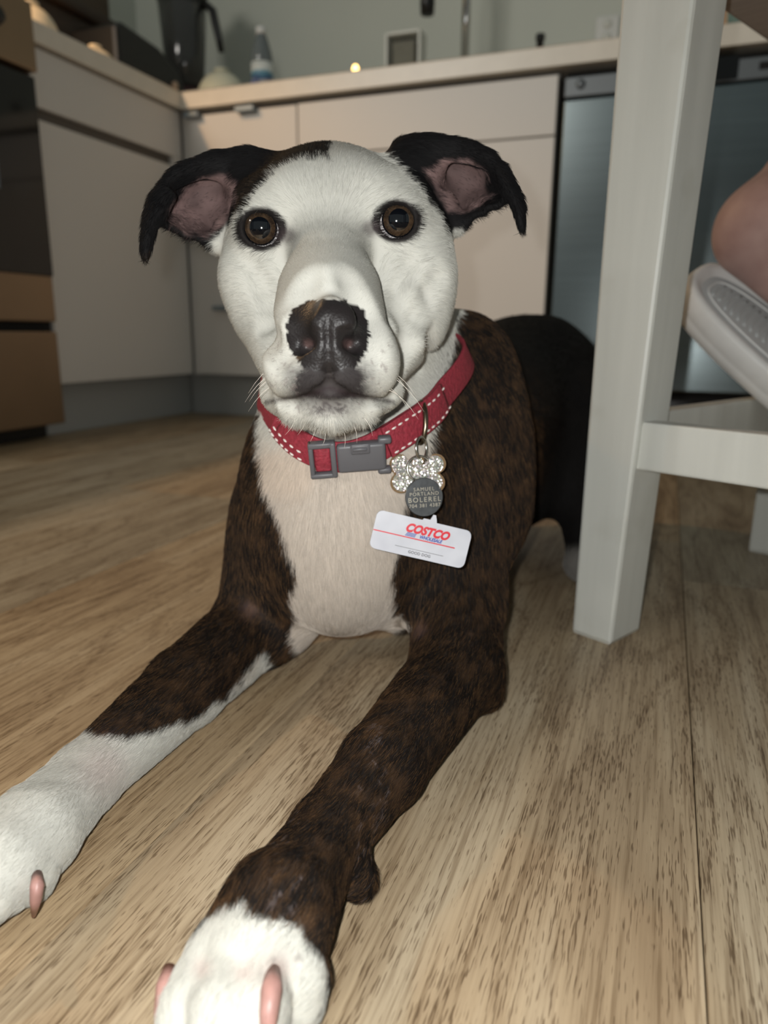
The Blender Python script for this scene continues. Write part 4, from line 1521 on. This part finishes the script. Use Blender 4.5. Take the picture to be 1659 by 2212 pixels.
def cap_mesh(c, direc, r, a0, a1, n=40, m=10):
    """part of a sphere around a direction between two polar angles"""
    w = np.asarray(direc, float); w /= np.linalg.norm(w)
    u = np.cross(w, [0, 1.0, 0.1]); u /= np.linalg.norm(u)
    v = np.cross(w, u)
    bm = bmesh.new()
    rings = []
    for i in range(m + 1):
        t = a0 + (a1 - a0) * i / m
        if t < 1e-5:
            rings.append([bm.verts.new(tuple((to_world(c + w * r) - DOG_BASE).ravel()))])
            continue
        if math.pi - t < 1e-5:
            rings.append([bm.verts.new(tuple((to_world(c - w * r) - DOG_BASE).ravel()))])
            continue
        rings.append([bm.verts.new(tuple((to_world(c + r * (w * math.cos(t) + math.sin(t) * (u * math.cos(2 * math.pi * k / n) + v * math.sin(2 * math.pi * k / n)))) - DOG_BASE).ravel())) for k in range(n)])
    for A, B in zip(rings, rings[1:]):
        for k in range(n):
            f = list(dict.fromkeys([A[k % len(A)], A[(k + 1) % n % len(A)], B[(k + 1) % n % len(B)], B[k % len(B)]]))
            if len(f) > 2: bm.faces.new(f)
    return to_mesh(bm)


for (c, (ex, ey), _), (ix, iy) in zip(EYES, ((561, 492), (862, 474))):
    look = C(ix, iy, c[2] - EYE_R * 0.98) - c
    eb = link('eyeball', cap_mesh(c, look, EYE_R, 0.0, math.pi, 48, 32), M_EYEW, dog, True)
    link('iris', cap_mesh(c, look, EYE_R + 0.00015, 0.0, 0.66), gi.m, eb, True)
    link('limbal_ring', cap_mesh(c, look, EYE_R + 0.0001, 0.61, 0.74), M_PUP, eb, True)
    link('pupil', cap_mesh(c, look, EYE_R + 0.0003, 0.0, 0.42), M_PUP, eb, True)

# --- claws
M_CLAW = mat('pink_claw', (168, 128, 120), 0.45, vary=0.14, scale=160)


def claw(pts, r):
    W = [tuple((to_world(p) - DOG_BASE).ravel()) for p in pts]
    link('claw', tube_mesh(W, [r * 0.7, r * 0.9, r * 0.75, r * 0.32], 12), M_CLAW, dog, True)


claw([CG(366, 2095, .024), CG(358, 2130, .026), CG(350, 2185, .020), CG(342, 2250, .008)], 0.0040)
claw([CG(590, 2100, .034), CG(586, 2140, .039), CG(580, 2195, .036), CG(574, 2275, .020)], 0.0042)
claw([CG(80, 1890, .028), CG(80, 1915, .031), CG(77, 1946, .022), CG(73, 1978, .006)], 0.0032)
claw([CG(-30, 1965, .026), CG(-42, 1990, .024), CG(-50, 2015, .016), CG(-56, 2045, .005)], 0.0038)

# --- whiskers
wk = bmesh.new()
wdef = [(608, 785, -1), (600, 805, -1), (604, 828, -1), (596, 815, -1), (815, 790, 1), (826, 808, 1), (822, 830, 1), (834, 800, 1), (830, 840, 1), (680, 905, 0), (700, 910, 0), (735, 908, 0), (660, 898, 0), (755, 902, 0), (780, 895, 0), (640, 895, 0)]
for x, y, sd in wdef:
    for q in range(1):
        d0 = 0.362
        ln_ = 55 + 40 * random.random()
        pts = []
        for i in range(6):
            t = i / 5
            if sd:
                p = C(x + sd * ln_ * t, y + 12 * random.random() * 0 + ln_ * (0.15 * t + 0.75 * t * t), d0 + 0.012 * t)
            else:
                p = C(x + (x - 712) * 0.35 * t + 6 * math.sin(3 * t), y + ln_ * 0.75 * t, d0 + 0.006 + 0.006 * t)
            pts.append(tuple((to_world(p) - DOG_BASE).ravel()))
        tube(wk, pts, [0.00016, 0.00015, 0.00013, 0.00011, 0.00008, 0.00004], 5)
wo = link('whiskers', to_mesh(wk), mat('whisker', (222, 214, 204), 0.4), dog, True)
wo['kind'] = 'stuff'

# ------------------------------------------------------------------ collar
RED = mat('red_webbing', (146, 44, 58), 0.75, vary=0.18, scale=420, bump=0.6)
M_STITCH = mat('reflective_thread', (232, 226, 220), 0.4)
M_BUCK = mat('grey_buckle_plastic', (92, 92, 96), 0.42, vary=0.04)
M_RINGM = mat('antique_steel', (128, 118, 100), 0.28, metal=1.0, vary=0.1, scale=200)
M_RINGS = mat('bright_steel', (190, 188, 180), 0.22, metal=1.0, vary=0.05, scale=200)


def onto(p, off, it=14):
    p = np.array(p, float)
    for _ in range(it):
        f = D.sample(p)[0]
        p = p + D.grad(p, 0.004)[0] * (off - f) * 0.7
    return p


front = [(604, 900), (620, 925), (655, 955), (700, 975), (745, 982), (790, 972), (830, 952), (870, 928), (910, 898), (940, 862)]
ctrl = [surf(x, y, 0.428, 0.62) for x, y in front] + [C(968, 800, .56), C(935, 755, .605), (C(845, 740, .63)), C(740, 760, .625), C(650, 800, .59), C(606, 852, .535)]
ctrl = [onto(p, 0.0035) for p in ctrl]
n_c = len(ctrl)
path = []
for i in range(n_c):
    p0, p1, p2, p3 = ctrl[i - 1], ctrl[i], ctrl[(i + 1) % n_c], ctrl[(i + 2) % n_c]
    for j in range(12):
        t = j / 12
        path.append(0.5 * ((2 * p1) + (-p0 + p2) * t + (2 * p0 - 5 * p1 + 4 * p2 - p3) * t * t + (-p0 + 3 * p1 - 3 * p2 + p3) * t ** 3))
path = np.array(path)
neck_axis = np.array([0.03, 1.0, 0.28]); neck_axis /= np.linalg.norm(neck_axis)
cenp = path.mean(0)


def frame(i):
    t = path[(i + 1) % len(path)] - path[i - 1]; t /= np.linalg.norm(t)
    n = path[i] - cenp; n = n - t * (n @ t); n /= np.linalg.norm(n)
    g_ = D.grad(path[i], 0.006)[0]
    n = n * 0.5 + g_ * 0.5; n -= t * (n @ t); n /= np.linalg.norm(n)
    w = np.cross(t, n)
    if w[1] < 0: w = -w
    return path[i], t, n, w


COLLAR_BASE = to_world(cenp)
collar = thing('dog_collar', 'red webbing dog collar with white stitching and grey buckle', 'collar', COLLAR_BASE)


def cw(p):
    return tuple((to_world(np.asarray(p)) - COLLAR_BASE).ravel())


def strip(i0, i1, off, hw, th, closed=False):
    bm = bmesh.new()
    rings = []
    idx = list(range(i0, i1))
    for i in idx:
        p, t, n, w = frame(i % len(path))
        rings.append([bm.verts.new(cw(p + n * (off + a) + w * b)) for a, b in ((0, -hw), (th * 0.9, -hw), (th, -hw * 0.93), (th, hw * 0.93), (th * 0.9, hw), (0, hw))])
    m = len(rings)
    for k in range(m if closed else m - 1):
        A, B = rings[k], rings[(k + 1) % m]
        for q in range(6):
            bm.faces.new([A[q], A[(q + 1) % 6], B[(q + 1) % 6], B[q]])
    if not closed:
        bm.faces.new(rings[0]); bm.faces.new(rings[-1][::-1])
    return to_mesh(bm)


HWC = 0.0105
strap = link('strap', strip(0, len(path), 0.0, HWC, 0.0022, True), RED, collar, True)


def idx_near(px, py):
    q = np.stack(pix(path), 1)
    ok = path[:, 2] < 0.53
    dd = np.hypot(q[:, 0] - px, q[:, 1] - py) + np.where(ok, 0, 1e6)
    return int(np.argmin(dd))


iA, iB = idx_near(826, 952), idx_near(946, 850)
link('folded_strap', strip(iA, iB, 0.0024, HWC, 0.0022), RED, strap, True)
sb = bmesh.new()


def dashes(i0, i1, off, b):
    pos = 0.0
    last = None
    for i in range(i0, i1):
        p, t, n, w = frame(i % len(path))
        q = p + n * off + w * b
        if last is not None:
            pos += np.linalg.norm(q - last)
            if pos > 0.0052:
                pos = 0.0
                a = q - t * 0.0016; c = q + t * 0.0016
                tube(sb, [cw(a), cw(q + n * 0.0002), cw(c)], [0.0004, 0.00075, 0.0004], 6)
        last = q


dashes(iA - 2, iB, 0.0047, HWC * 0.62)
dashes(iA - 2, iB, 0.0047, -HWC * 0.8)
dashes(2, idx_near(672, 960), 0.0023, HWC * 0.0 - 0.004)
dashes(0, idx_near(668, 960), 0.0023, -HWC * 0.85)
sto = link('stitching', to_mesh(sb), M_STITCH, strap)
sto['kind'] = 'stuff'

# buckle, in the local frame of the strap at the throat
ib = idx_near(748, 982)
p, t, n, w = frame(ib)
if t[0] < 0: t = -t
p1_, p2_ = path[idx_near(665, 960)], path[idx_near(830, 950)]
t = p2_ - p1_; t /= np.linalg.norm(t)
n = n - t * (n @ t); n /= np.linalg.norm(n)
w = np.cross(n, t)
if w[1] < 0: w = -w
p = (p1_ + p2_) / 2 * 0.35 + p * 0.65


def bmat(o=(0, 0, 0)):
    q = p + t * o[0] + w * o[1] + n * o[2]
    R3 = np.stack([RT, UP, FW], 1)
    tw, ww, nw = R3 @ t, R3 @ w, R3 @ n
    l = cw(q)
    return Matrix(((tw[0], ww[0], nw[0], l[0]), (tw[1], ww[1], nw[1], l[1]), (tw[2], ww[2], nw[2], l[2]), (0, 0, 0, 1)))


bk = bmesh.new()
M_ = bmat((0.003, -0.001, 0.0015))
box(bk, (-0.009, -0.0095, 0.0), (0.0215, 0.0096, 0.0082), 0.0022, 3, M_)
buckle = link('buckle_body', to_mesh(bk), M_BUCK, collar, True)
bk = bmesh.new()
for lo, hi in (((-0.0265, -0.0125, 0.001), (-0.0235, 0.0118, 0.0072)), ((-0.0130, -0.0122, 0.001), (-0.0095, 0.0116, 0.0078)),
               ((-0.0265, 0.0080, 0.001), (-0.0095, 0.0118, 0.0074)), ((-0.0265, -0.0125, 0.001), (-0.0095, -0.0092, 0.0074))):
    box(bk, lo, hi, 0.0010, 2, M_)
link('buckle_frame', to_mesh(bk), M_BUCK, collar, True)
bk = bmesh.new()
box(bk, (-0.0002, 0.0035, 0.0080), (0.0120, 0.0102, 0.0098), 0.0012, 2, M_)
link('release_button', to_mesh(bk), M_BUCK, buckle, True)
bk = bmesh.new()
box(bk, (0.0010, 0.0060, 0.0094), (0.0100, 0.0082, 0.0106), 0.0005, 1, M_)
link('button_ridge', to_mesh(bk), M_BUCK, buckle, True)
bk = bmesh.new()
box(bk, (0.0160, -0.0128, 0.0005), (0.0245, -0.0085, 0.0070), 0.0015, 2, M_)
box(bk, (0.0170, 0.0078, 0.0005), (0.0255, 0.0125, 0.0070), 0.0015, 2, M_)
link('buckle_clip', to_mesh(bk), M_BUCK, buckle, True)
# webbing threaded through the buckle frame
bk = bmesh.new()
box(bk, (-0.0232, -0.0090, 0.0012), (-0.0132, 0.0078, 0.0046), 0.0012, 2, M_)
link('threaded_strap', to_mesh(bk), RED, strap, True)

# D-ring round the strap
ir = idx_near(908, 900)
p, t, n, w = frame(ir)
up_ = np.array([0.02, 1.0, 0.0])
cR = surf(908, 915, 0.428, 0.62) + np.array([0, 0, -0.0058])
ringp = []
for k in range(28):
    a_ = 2 * math.pi * k / 28
    ringp.append(cw(cR + up_ * 0.0135 * math.sin(a_) + (np.array([0.0028, 0, 0]) - np.array([0.0, 0, 0.0052])) * math.cos(a_)))
link('d_ring', tube_mesh(ringp, 0.00175, 12, True), M_RINGM, collar, True)


# ------------------------------------------------------------------ tags hanging from the collar
def tag_frame(px, py, d_, ang_deg, yaw=0.0, pitch=0.0):
    """world matrix of a flat tag facing the camera's side: x right, y up, z out of its face"""
    o = to_world(C(px, py, d_)).ravel()
    a_ = math.radians(ang_deg)
    x = RT * math.cos(a_) + UP * math.sin(a_)
    y = UP * math.cos(a_) - RT * math.sin(a_)
    M = Matrix(((x[0], y[0], -FW[0], o[0]), (x[1], y[1], -FW[1], o[1]), (x[2], y[2], -FW[2], o[2]), (0, 0, 0, 1)))
    return M @ Matrix.Rotation(math.radians(yaw), 4, 'Y') @ Matrix.Rotation(math.radians(pitch), 4, 'X')


def mthing(name, label, cat, M):
    o = thing(name, label, cat)
    o.matrix_world = M
    return o


def text_mesh(body, size, shear=0.0, depth=0.0, bold=0.0, spacing=1.0, align='CENTER'):
    cu = bpy.data.curves.new('lettering', 'FONT')
    cu.body = body
    cu.size = size
    cu.shear = shear
    cu.extrude = depth
    cu.offset = bold
    cu.space_character = spacing
    cu.align_x = align
    cu.align_y = 'CENTER'
    cu.resolution_u = 4
    ob = bpy.data.objects.new('lettering', cu)
    COL.objects.link(ob)
    dg = bpy.context.evaluated_depsgraph_get()
    me = bpy.data.meshes.new_from_object(ob.evaluated_get(dg))
    bpy.data.objects.remove(ob)
    bpy.data.curves.remove(cu)
    return me


def put_text(me, mt, parent, x, y, z, sx=1.0, sy=1.0, rot=0.0, name='lettering'):
    me.materials.clear()
    o = link(name, me, mt, parent)
    o.location = (x, y, z)
    o.scale = (sx, sy, 1)
    o.rotation_euler = (0, 0, rot)
    return o


dT = min(surf(905, 1020, 0.40, 0.62)[2], surf(880, 1040, 0.40, 0.62)[2], surf(940, 1040, 0.40, 0.62)[2]) - 0.010
dC = min(surf(x, y, 0.40, 0.62)[2] for x, y in ((830, 1110), (830, 1170), (910, 1140), (910, 1200), (985, 1150), (990, 1215))) - 0.011
pxm = dT / F_PX

# split rings
M = tag_frame(910, 968, dT + 0.001, 0, 55)
o = link('split_ring', tube_mesh([(0.0062 * math.cos(a_), 0.0072 * math.sin(a_), 0) for a_ in np.linspace(0, 2 * math.pi, 32, endpoint=False)], 0.00085, 10, True), M_RINGS, None, True)
o.matrix_world = M
tag(o, 'small steel split ring joining the collar ring to the glitter bone tag', 'ring')
M = tag_frame(906, 1012, dT - 0.0016, 0, 10)
o = link('split_ring', tube_mesh([(0.0079 * math.cos(a_), 0.0079 * math.sin(a_), 0) for a_ in np.linspace(0, 2 * math.pi, 32, endpoint=False)], 0.0008, 10, True), M_RINGS, None, True)
o.matrix_world = M
tag(o, 'thin steel ring in front of the bone tag holding the round tag', 'ring')


# bone-shaped glitter tag
def bone_outline(k=0.0, n=90):
    cs = [((-38, 18), 21), ((-36, -20), 21), ((37, 19), 20), ((35, -20), 20), ((0, 24), 12)]
    out = []
    for i in range(n):
        a_ = 2 * math.pi * i / n
        dx, dy = math.cos(a_), math.sin(a_)
        best = 13.0
        tx = 36 / max(abs(dx), 1e-6); ty = 15 / max(abs(dy), 1e-6)
        best = max(best, min(tx, ty))
        for (cx_, cy_), r_ in cs:
            b_ = dx * cx_ + dy * cy_
            q_ = cx_ * cx_ + cy_ * cy_ - r_ * r_
            disc = b_ * b_ - q_
            if disc > 0 and b_ > 0: best = max(best, b_ + math.sqrt(disc))
        best += k
        out.append((best * dx * pxm, best * dy * pxm))
    return out


gg = NT('silver_glitter')
tc = gg.n('ShaderNodeTexCoord')
vo = gg.n('ShaderNodeTexVoronoi', i_Scale=1500.0)
gg.l(tc.outputs['Object'], vo.inputs['Vector'])
hs = gg.n('ShaderNodeHueSaturation'); hs.inputs['Saturation'].default_value = 0.35; hs.inputs['Value'].default_value = 1.15
gg.l(vo.outputs['Color'], hs.inputs['Color'])
mx = gg.n('ShaderNodeMix', data_type='RGBA'); mx.inputs['Factor'].default_value = 0.45
mx.inputs['A'].default_value = lin((196, 194, 180)) + (1,)
gg.l(hs.outputs[0], mx.inputs['B'])
gg.l(mx.outputs['Result'], gg.b.inputs['Base Color'])
gg.b.inputs['Metallic'].default_value = 0.75
gg.b.inputs['Roughness'].default_value = 0.28
nm = gg.n('ShaderNodeVectorMath', operation='SUBTRACT'); nm.inputs[1].default_value = (0.5, 0.5, 0.5)
gg.l(vo.outputs['Color'], nm.inputs[0])
sc_ = gg.n('ShaderNodeVectorMath', operation='SCALE'); sc_.inputs['Scale'].default_value = 0.9
gg.l(nm.outputs[0], sc_.inputs[0])
ge = gg.n('ShaderNodeNewGeometry')
av = gg.n('ShaderNodeVectorMath', operation='ADD')
gg.l(ge.outputs['Normal'], av.inputs[0]); gg.l(sc_.outputs[0], av.inputs[1])
nv = gg.n('ShaderNodeVectorMath', operation='NORMALIZE')
gg.l(av.outputs[0], nv.inputs[0]); gg.l(nv.outputs[0], gg.b.inputs['Normal'])
bone = mthing('bone_tag', 'bone-shaped tag covered in silver glitter with a bronze rim', 'dog tag', tag_frame(903, 1022, dT, 0, -6))
link('rim', prism_mesh(bone_outline(3.5), -0.0009, 0.0003), mat('bronze_rim', (84, 64, 38), 0.55, metal=0.6), bone)
link('glitter_face', prism_mesh(bone_outline(-2.0), 0.0003, 0.0009), gg.m, bone)
# round steel tag
disc = mthing('name_tag', 'round dark steel name tag with stamped lettering below the bone tag', 'dog tag', tag_frame(916, 1074, dT - 0.0034, 4, 12, 4))
RD = 41 * pxm
link('disc', lathe_mesh([(0, -0.0007), (RD, -0.0007), (RD * 1.02, -0.0002), (RD * 1.02, 0.0003), (RD * 0.985, 0.0007), (0, 0.0007)], 48), mat('dark_tag_steel', (96, 98, 100), 0.4, metal=0.85, vary=0.15, scale=300), disc)
M_ENG = mat('bright_stamping', (214, 206, 188), 0.3, metal=0.6)
for txt, y_, sz, sp in (('SAMUEL', 17, 11, 1.25), ('PORTLAND', 7, 11, 1.2), ('BOLEREL', -5.5, 15, 1.3), ('704 381 4387', -18, 11, 1.15)):
    put_text(text_mesh(txt, sz * pxm, 0, 0.00008, 0.0, sp), M_ENG, disc, 0, y_ * pxm, 0.0008)
# membership card tag
pc = dC / F_PX
card = mthing('card_tag', 'white miniature membership card hanging lowest from the collar', 'card', tag_frame(909, 1165, dC, -13.2, 6, 3))
CW_, CH_ = 212 * pc, 84 * pc
g_ = NT('glossy_card')
tc = g_.n('ShaderNodeTexCoord')
no = g_.n('ShaderNodeTexNoise', i_Scale=60.0, i_Detail=2.0)
g_.l(tc.outputs['Object'], no.inputs['Vector'])
g_.l(g_.ramp(no.outputs['Fac'], [(0.3, lin((192, 194, 203))), (0.7, lin((205, 207, 215)))]), g_.b.inputs['Base Color'])
g_.b.inputs['Roughness'].default_value = 0.25
g_.b.inputs['Coat Weight'].default_value = 0.6
bp = g_.n('ShaderNodeBump', i_Strength=0.15, i_Distance=0.0008)
g_.l(no.outputs['Fac'], bp.inputs['Height']); g_.l(bp.outputs[0], g_.b.inputs['Normal'])
link('card_body', prism_mesh(round_rect(CW_, CH_, 13 * pc), -0.0007, 0.0007, bevel=0.0003), g_.m, card)
link('hanging_tab', prism_mesh([(-8 * pc, 40 * pc), (26 * pc, 40 * pc), (24 * pc, 47 * pc), (20 * pc, 58 * pc), (14 * pc, 58 * pc), (10 * pc, 46 * pc), (-4 * pc, 46 * pc)], -0.0006, 0.0006), g_.m, card)
M_PRED = mat('print_red', (206, 36, 52), 0.35, vary=0.0)
M_PBLU = mat('print_blue', (34, 66, 158), 0.35, vary=0.0)
M_PBLK = mat('print_black', (36, 36, 40), 0.4, vary=0.0)
zc = 0.00075
put_text(text_mesh('COSTCO', 25 * pc, 0.35, 0.00004, 0.00042, 1.02), M_PRED, card, 9 * pc, 18.5 * pc, zc, 0.92, 1.0)
put_text(text_mesh('WHOLESALE', 10.0 * pc, 0.3, 0.00004, 0.00012, 1.0), M_PBLU, card, 20 * pc, 4.5 * pc, zc, 0.88, 1.0)
bm = bmesh.new()
for k, y_ in enumerate((8, 5, 2)):
    box(bm, ((-33 - 1.5 * k) * pc, (y_ - 0.9) * pc, zc), ((-12 - 1.0 * k) * pc, (y_ + 0.9) * pc, zc + 0.00006))
link('speed_lines', to_mesh(bm), M_PBLU, card)
link('red_rule', box_mesh((-CW_ / 2 + 0.0002, -3.2 * pc, zc - 0.00004), (CW_ * 0.36, -0.8 * pc, zc + 0.00003)), M_PRED, card)
link('signature_rule', box_mesh((-52 * pc, -25.0 * pc, zc - 0.00004), (56 * pc, -24.2 * pc, zc + 0.00003)), M_PBLK, card)
put_text(text_mesh('GOOD DOG', 8.5 * pc, 0, 0.00003, 0.00003, 1.05), M_PBLK, card, 4 * pc, -32 * pc, zc)

# ------------------------------------------------------------------ person's foot and sandal
TD = np.array([0.66, -0.70, -0.20]); TD /= np.linalg.norm(TD)
NS = np.array([0.10, 0.62, -0.75]); NS -= TD * (NS @ TD); NS /= np.linalg.norm(NS)
SS = np.cross(TD, NS)                      # away from the visible side
FO = Field(axis([(0.24, 0.62, 0.003)]), axis([(-0.14, 0.42, 0.003)]), axis([(0.56, 0.95, 0.003)]))
HC = C(1646, 495, 0.735)
FO.ell(HC, (0.036, 0.037, 0.036), 0.02)
ball = HC + TD * 0.165 + NS * -0.006
FO.cone(HC - NS * 0.012, ball - NS * 0.012, 0.037, 0.032, 0.02)
FO.cone(HC + TD * 0.02 + NS * 0.02, HC + TD * 0.05 + NS * 0.055, 0.034, 0.034, 0.03)
FO.cone(HC + TD * 0.06 + NS * 0.045, ball + NS * 0.004, 0.030, 0.022, 0.03)
for q, (so_, ln_, r_) in enumerate(((0.030, 0.058, 0.0125), (0.014, 0.060, 0.0095), (0.0, 0.055, 0.009), (-0.014, 0.048, 0.0085), (-0.027, 0.040, 0.008))):
    FO.cone(ball + SS * so_ * 0.8 - TD * 0.01, ball + SS * so_ + TD * ln_ - NS * 0.006, r_ * 1.25, r_, 0.008)
ank = HC + TD * 0.045 + NS * 0.05
FO.ell(ank + SS * -0.03, (0.013, 0.013, 0.013), 0.02)
knee = ank + np.array([0.14, 0.20, 0.02])
FO.cone(HC + np.array([0.004, 0.01, 0.0]), HC + np.array([0.06, 0.085, 0.02]), 0.034, 0.030, 0.03)
FO.cone(ank, knee, 0.036, 0.056, 0.03)
FV, FQ = FO.nets()
PB = to_world(HC); PB[2] = 0
person = thing('person', 'bare heel of a person sitting on the white stool', 'person', PB)
me = bpy.data.meshes.new('leg_and_foot')
FW_ = to_world(FV) - PB
me.from_pydata(FW_.tolist(), [], FQ.tolist())
gs = NT('skin')
tc = gs.n('ShaderNodeTexCoord')
n1 = gs.n('ShaderNodeTexNoise', i_Scale=40.0, i_Detail=6.0)
gs.l(tc.outputs['Object'], n1.inputs['Vector'])
gs.l(gs.ramp(n1.outputs['Fac'], [(0.3, lin((172, 138, 131))), (0.7, lin((190, 157, 149)))]), gs.b.inputs['Base Color'])
gs.b.inputs['Roughness'].default_value = 0.55
gs.b.inputs['Subsurface Weight'].default_value = 0.0
gs.b.inputs['Subsurface Radius'].default_value = (0.006, 0.002, 0.001)
n2 = gs.n('ShaderNodeTexNoise', i_Scale=700.0, i_Detail=3.0)
gs.l(tc.outputs['Object'], n2.inputs['Vector'])
bp = gs.n('ShaderNodeBump', i_Strength=0.3, i_Distance=0.0006)
gs.l(n2.outputs['Fac'], bp.inputs['Height']); gs.l(bp.outputs[0], gs.b.inputs['Normal'])
link('foot_and_leg', me, gs.m, person, True)

SO = C(1508, 578, 0.765) + TD * 0.050
SBASE = to_world(SO)
sd = thing('sandal', 'white slide sandal with ribbed footbed dangling under the heel', 'sandal', SBASE)
R3 = np.stack([RT, UP, FW], 1)
tw_, nw_, sw_ = R3 @ TD, R3 @ NS, R3 @ SS
sw_ = np.cross(nw_, tw_)
sd.matrix_world = Matrix(((tw_[0], sw_[0], nw_[0], SBASE[0]), (tw_[1], sw_[1], nw_[1], SBASE[1]), (tw_[2], sw_[2], nw_[2], SBASE[2]), (0, 0, 0, 1)))


def sole_outline(k=0.0, n=72):
    out = []
    for i in range(n):
        a_ = 2 * math.pi * i / n
        x = math.cos(a_); y = math.sin(a_)
        hw = 0.051 + 0.007 * (0.5 + 0.5 * x) + k
        xx = 0.092 + (0.14 + k) * (abs(x) ** 0.62) * (1 if x > 0 else -1)
        out.append((xx, hw * (abs(y) ** 0.62) * (1 if y > 0 else -1)))
    return out


M_SAND = mat('white_foam', (232, 232, 230), 0.5, vary=0.03, scale=60)
M_BED = mat('grey_white_footbed', (200, 204, 204), 0.45, vary=0.03)
TS = 0.038
bm = bmesh.new()
rows = []
for k_, z_ in ((-0.006, -TS), (0.0, -TS + 0.004), (0.003, -TS * 0.62), (0.0025, -TS * 0.56), (0.0042, -TS * 0.5), (0.003, -0.004), (0.001, 0.0), (-0.0045, 0.0012), (-0.008, -0.0012), (-0.0135, -0.0048)):
    rows.append([bm.verts.new((x, y, z_)) for x, y in sole_outline(k_)])
for A, B in zip(rows, rows[1:]):
    for i in range(len(A)):
        j = (i + 1) % len(A)
        bm.faces.new([A[i], A[j], B[j], B[i]])
bm.faces.new(rows[0][::-1])
sole = link('sole', to_mesh(bm), M_SAND, sd, True)
link('footbed', prism_mesh(sole_outline(-0.0125), -0.0075, -0.0047), M_BED, sd)
inner = sole_outline(-0.0215)
link('footbed_border', tube_mesh([(x, y, -0.0044) for x, y in inner], 0.0011, 8, True), M_SAND, sd, True)
bm = bmesh.new()
for i in range(22):
    x = -0.020 + i * 0.0085
    hw = 0.019 if i > 1 else 0.014
    tube(bm, [(x + 0.006 * (yy / 0.02) ** 2, yy, -0.0046) for yy in np.linspace(-hw, hw, 9)], 0.0015, 6)
rb = link('footbed_ribs', to_mesh(bm), M_BED, sd, True)
bm = bmesh.new()
rows = []
for i in range(17):
    a_ = math.pi * i / 16
    y = -0.052 * math.cos(a_); z = 0.055 * math.sin(a_) ** 0.8 - 0.012
    rows.append([bm.verts.new((xx, y * f_, z * f_ - (1 - f_) * 0.01)) for xx, f_ in ((0.11, 1.0), (0.19, 0.97), (0.19, 0.90), (0.11, 0.93))])
for A, B in zip(rows, rows[1:]):
    for q in range(4):
        bm.faces.new([A[q], A[(q + 1) % 4], B[(q + 1) % 4], B[q]])
bm.faces.new(rows[0]); bm.faces.new(rows[-1][::-1])
link('strap', to_mesh(bm), M_SAND, sd, True)
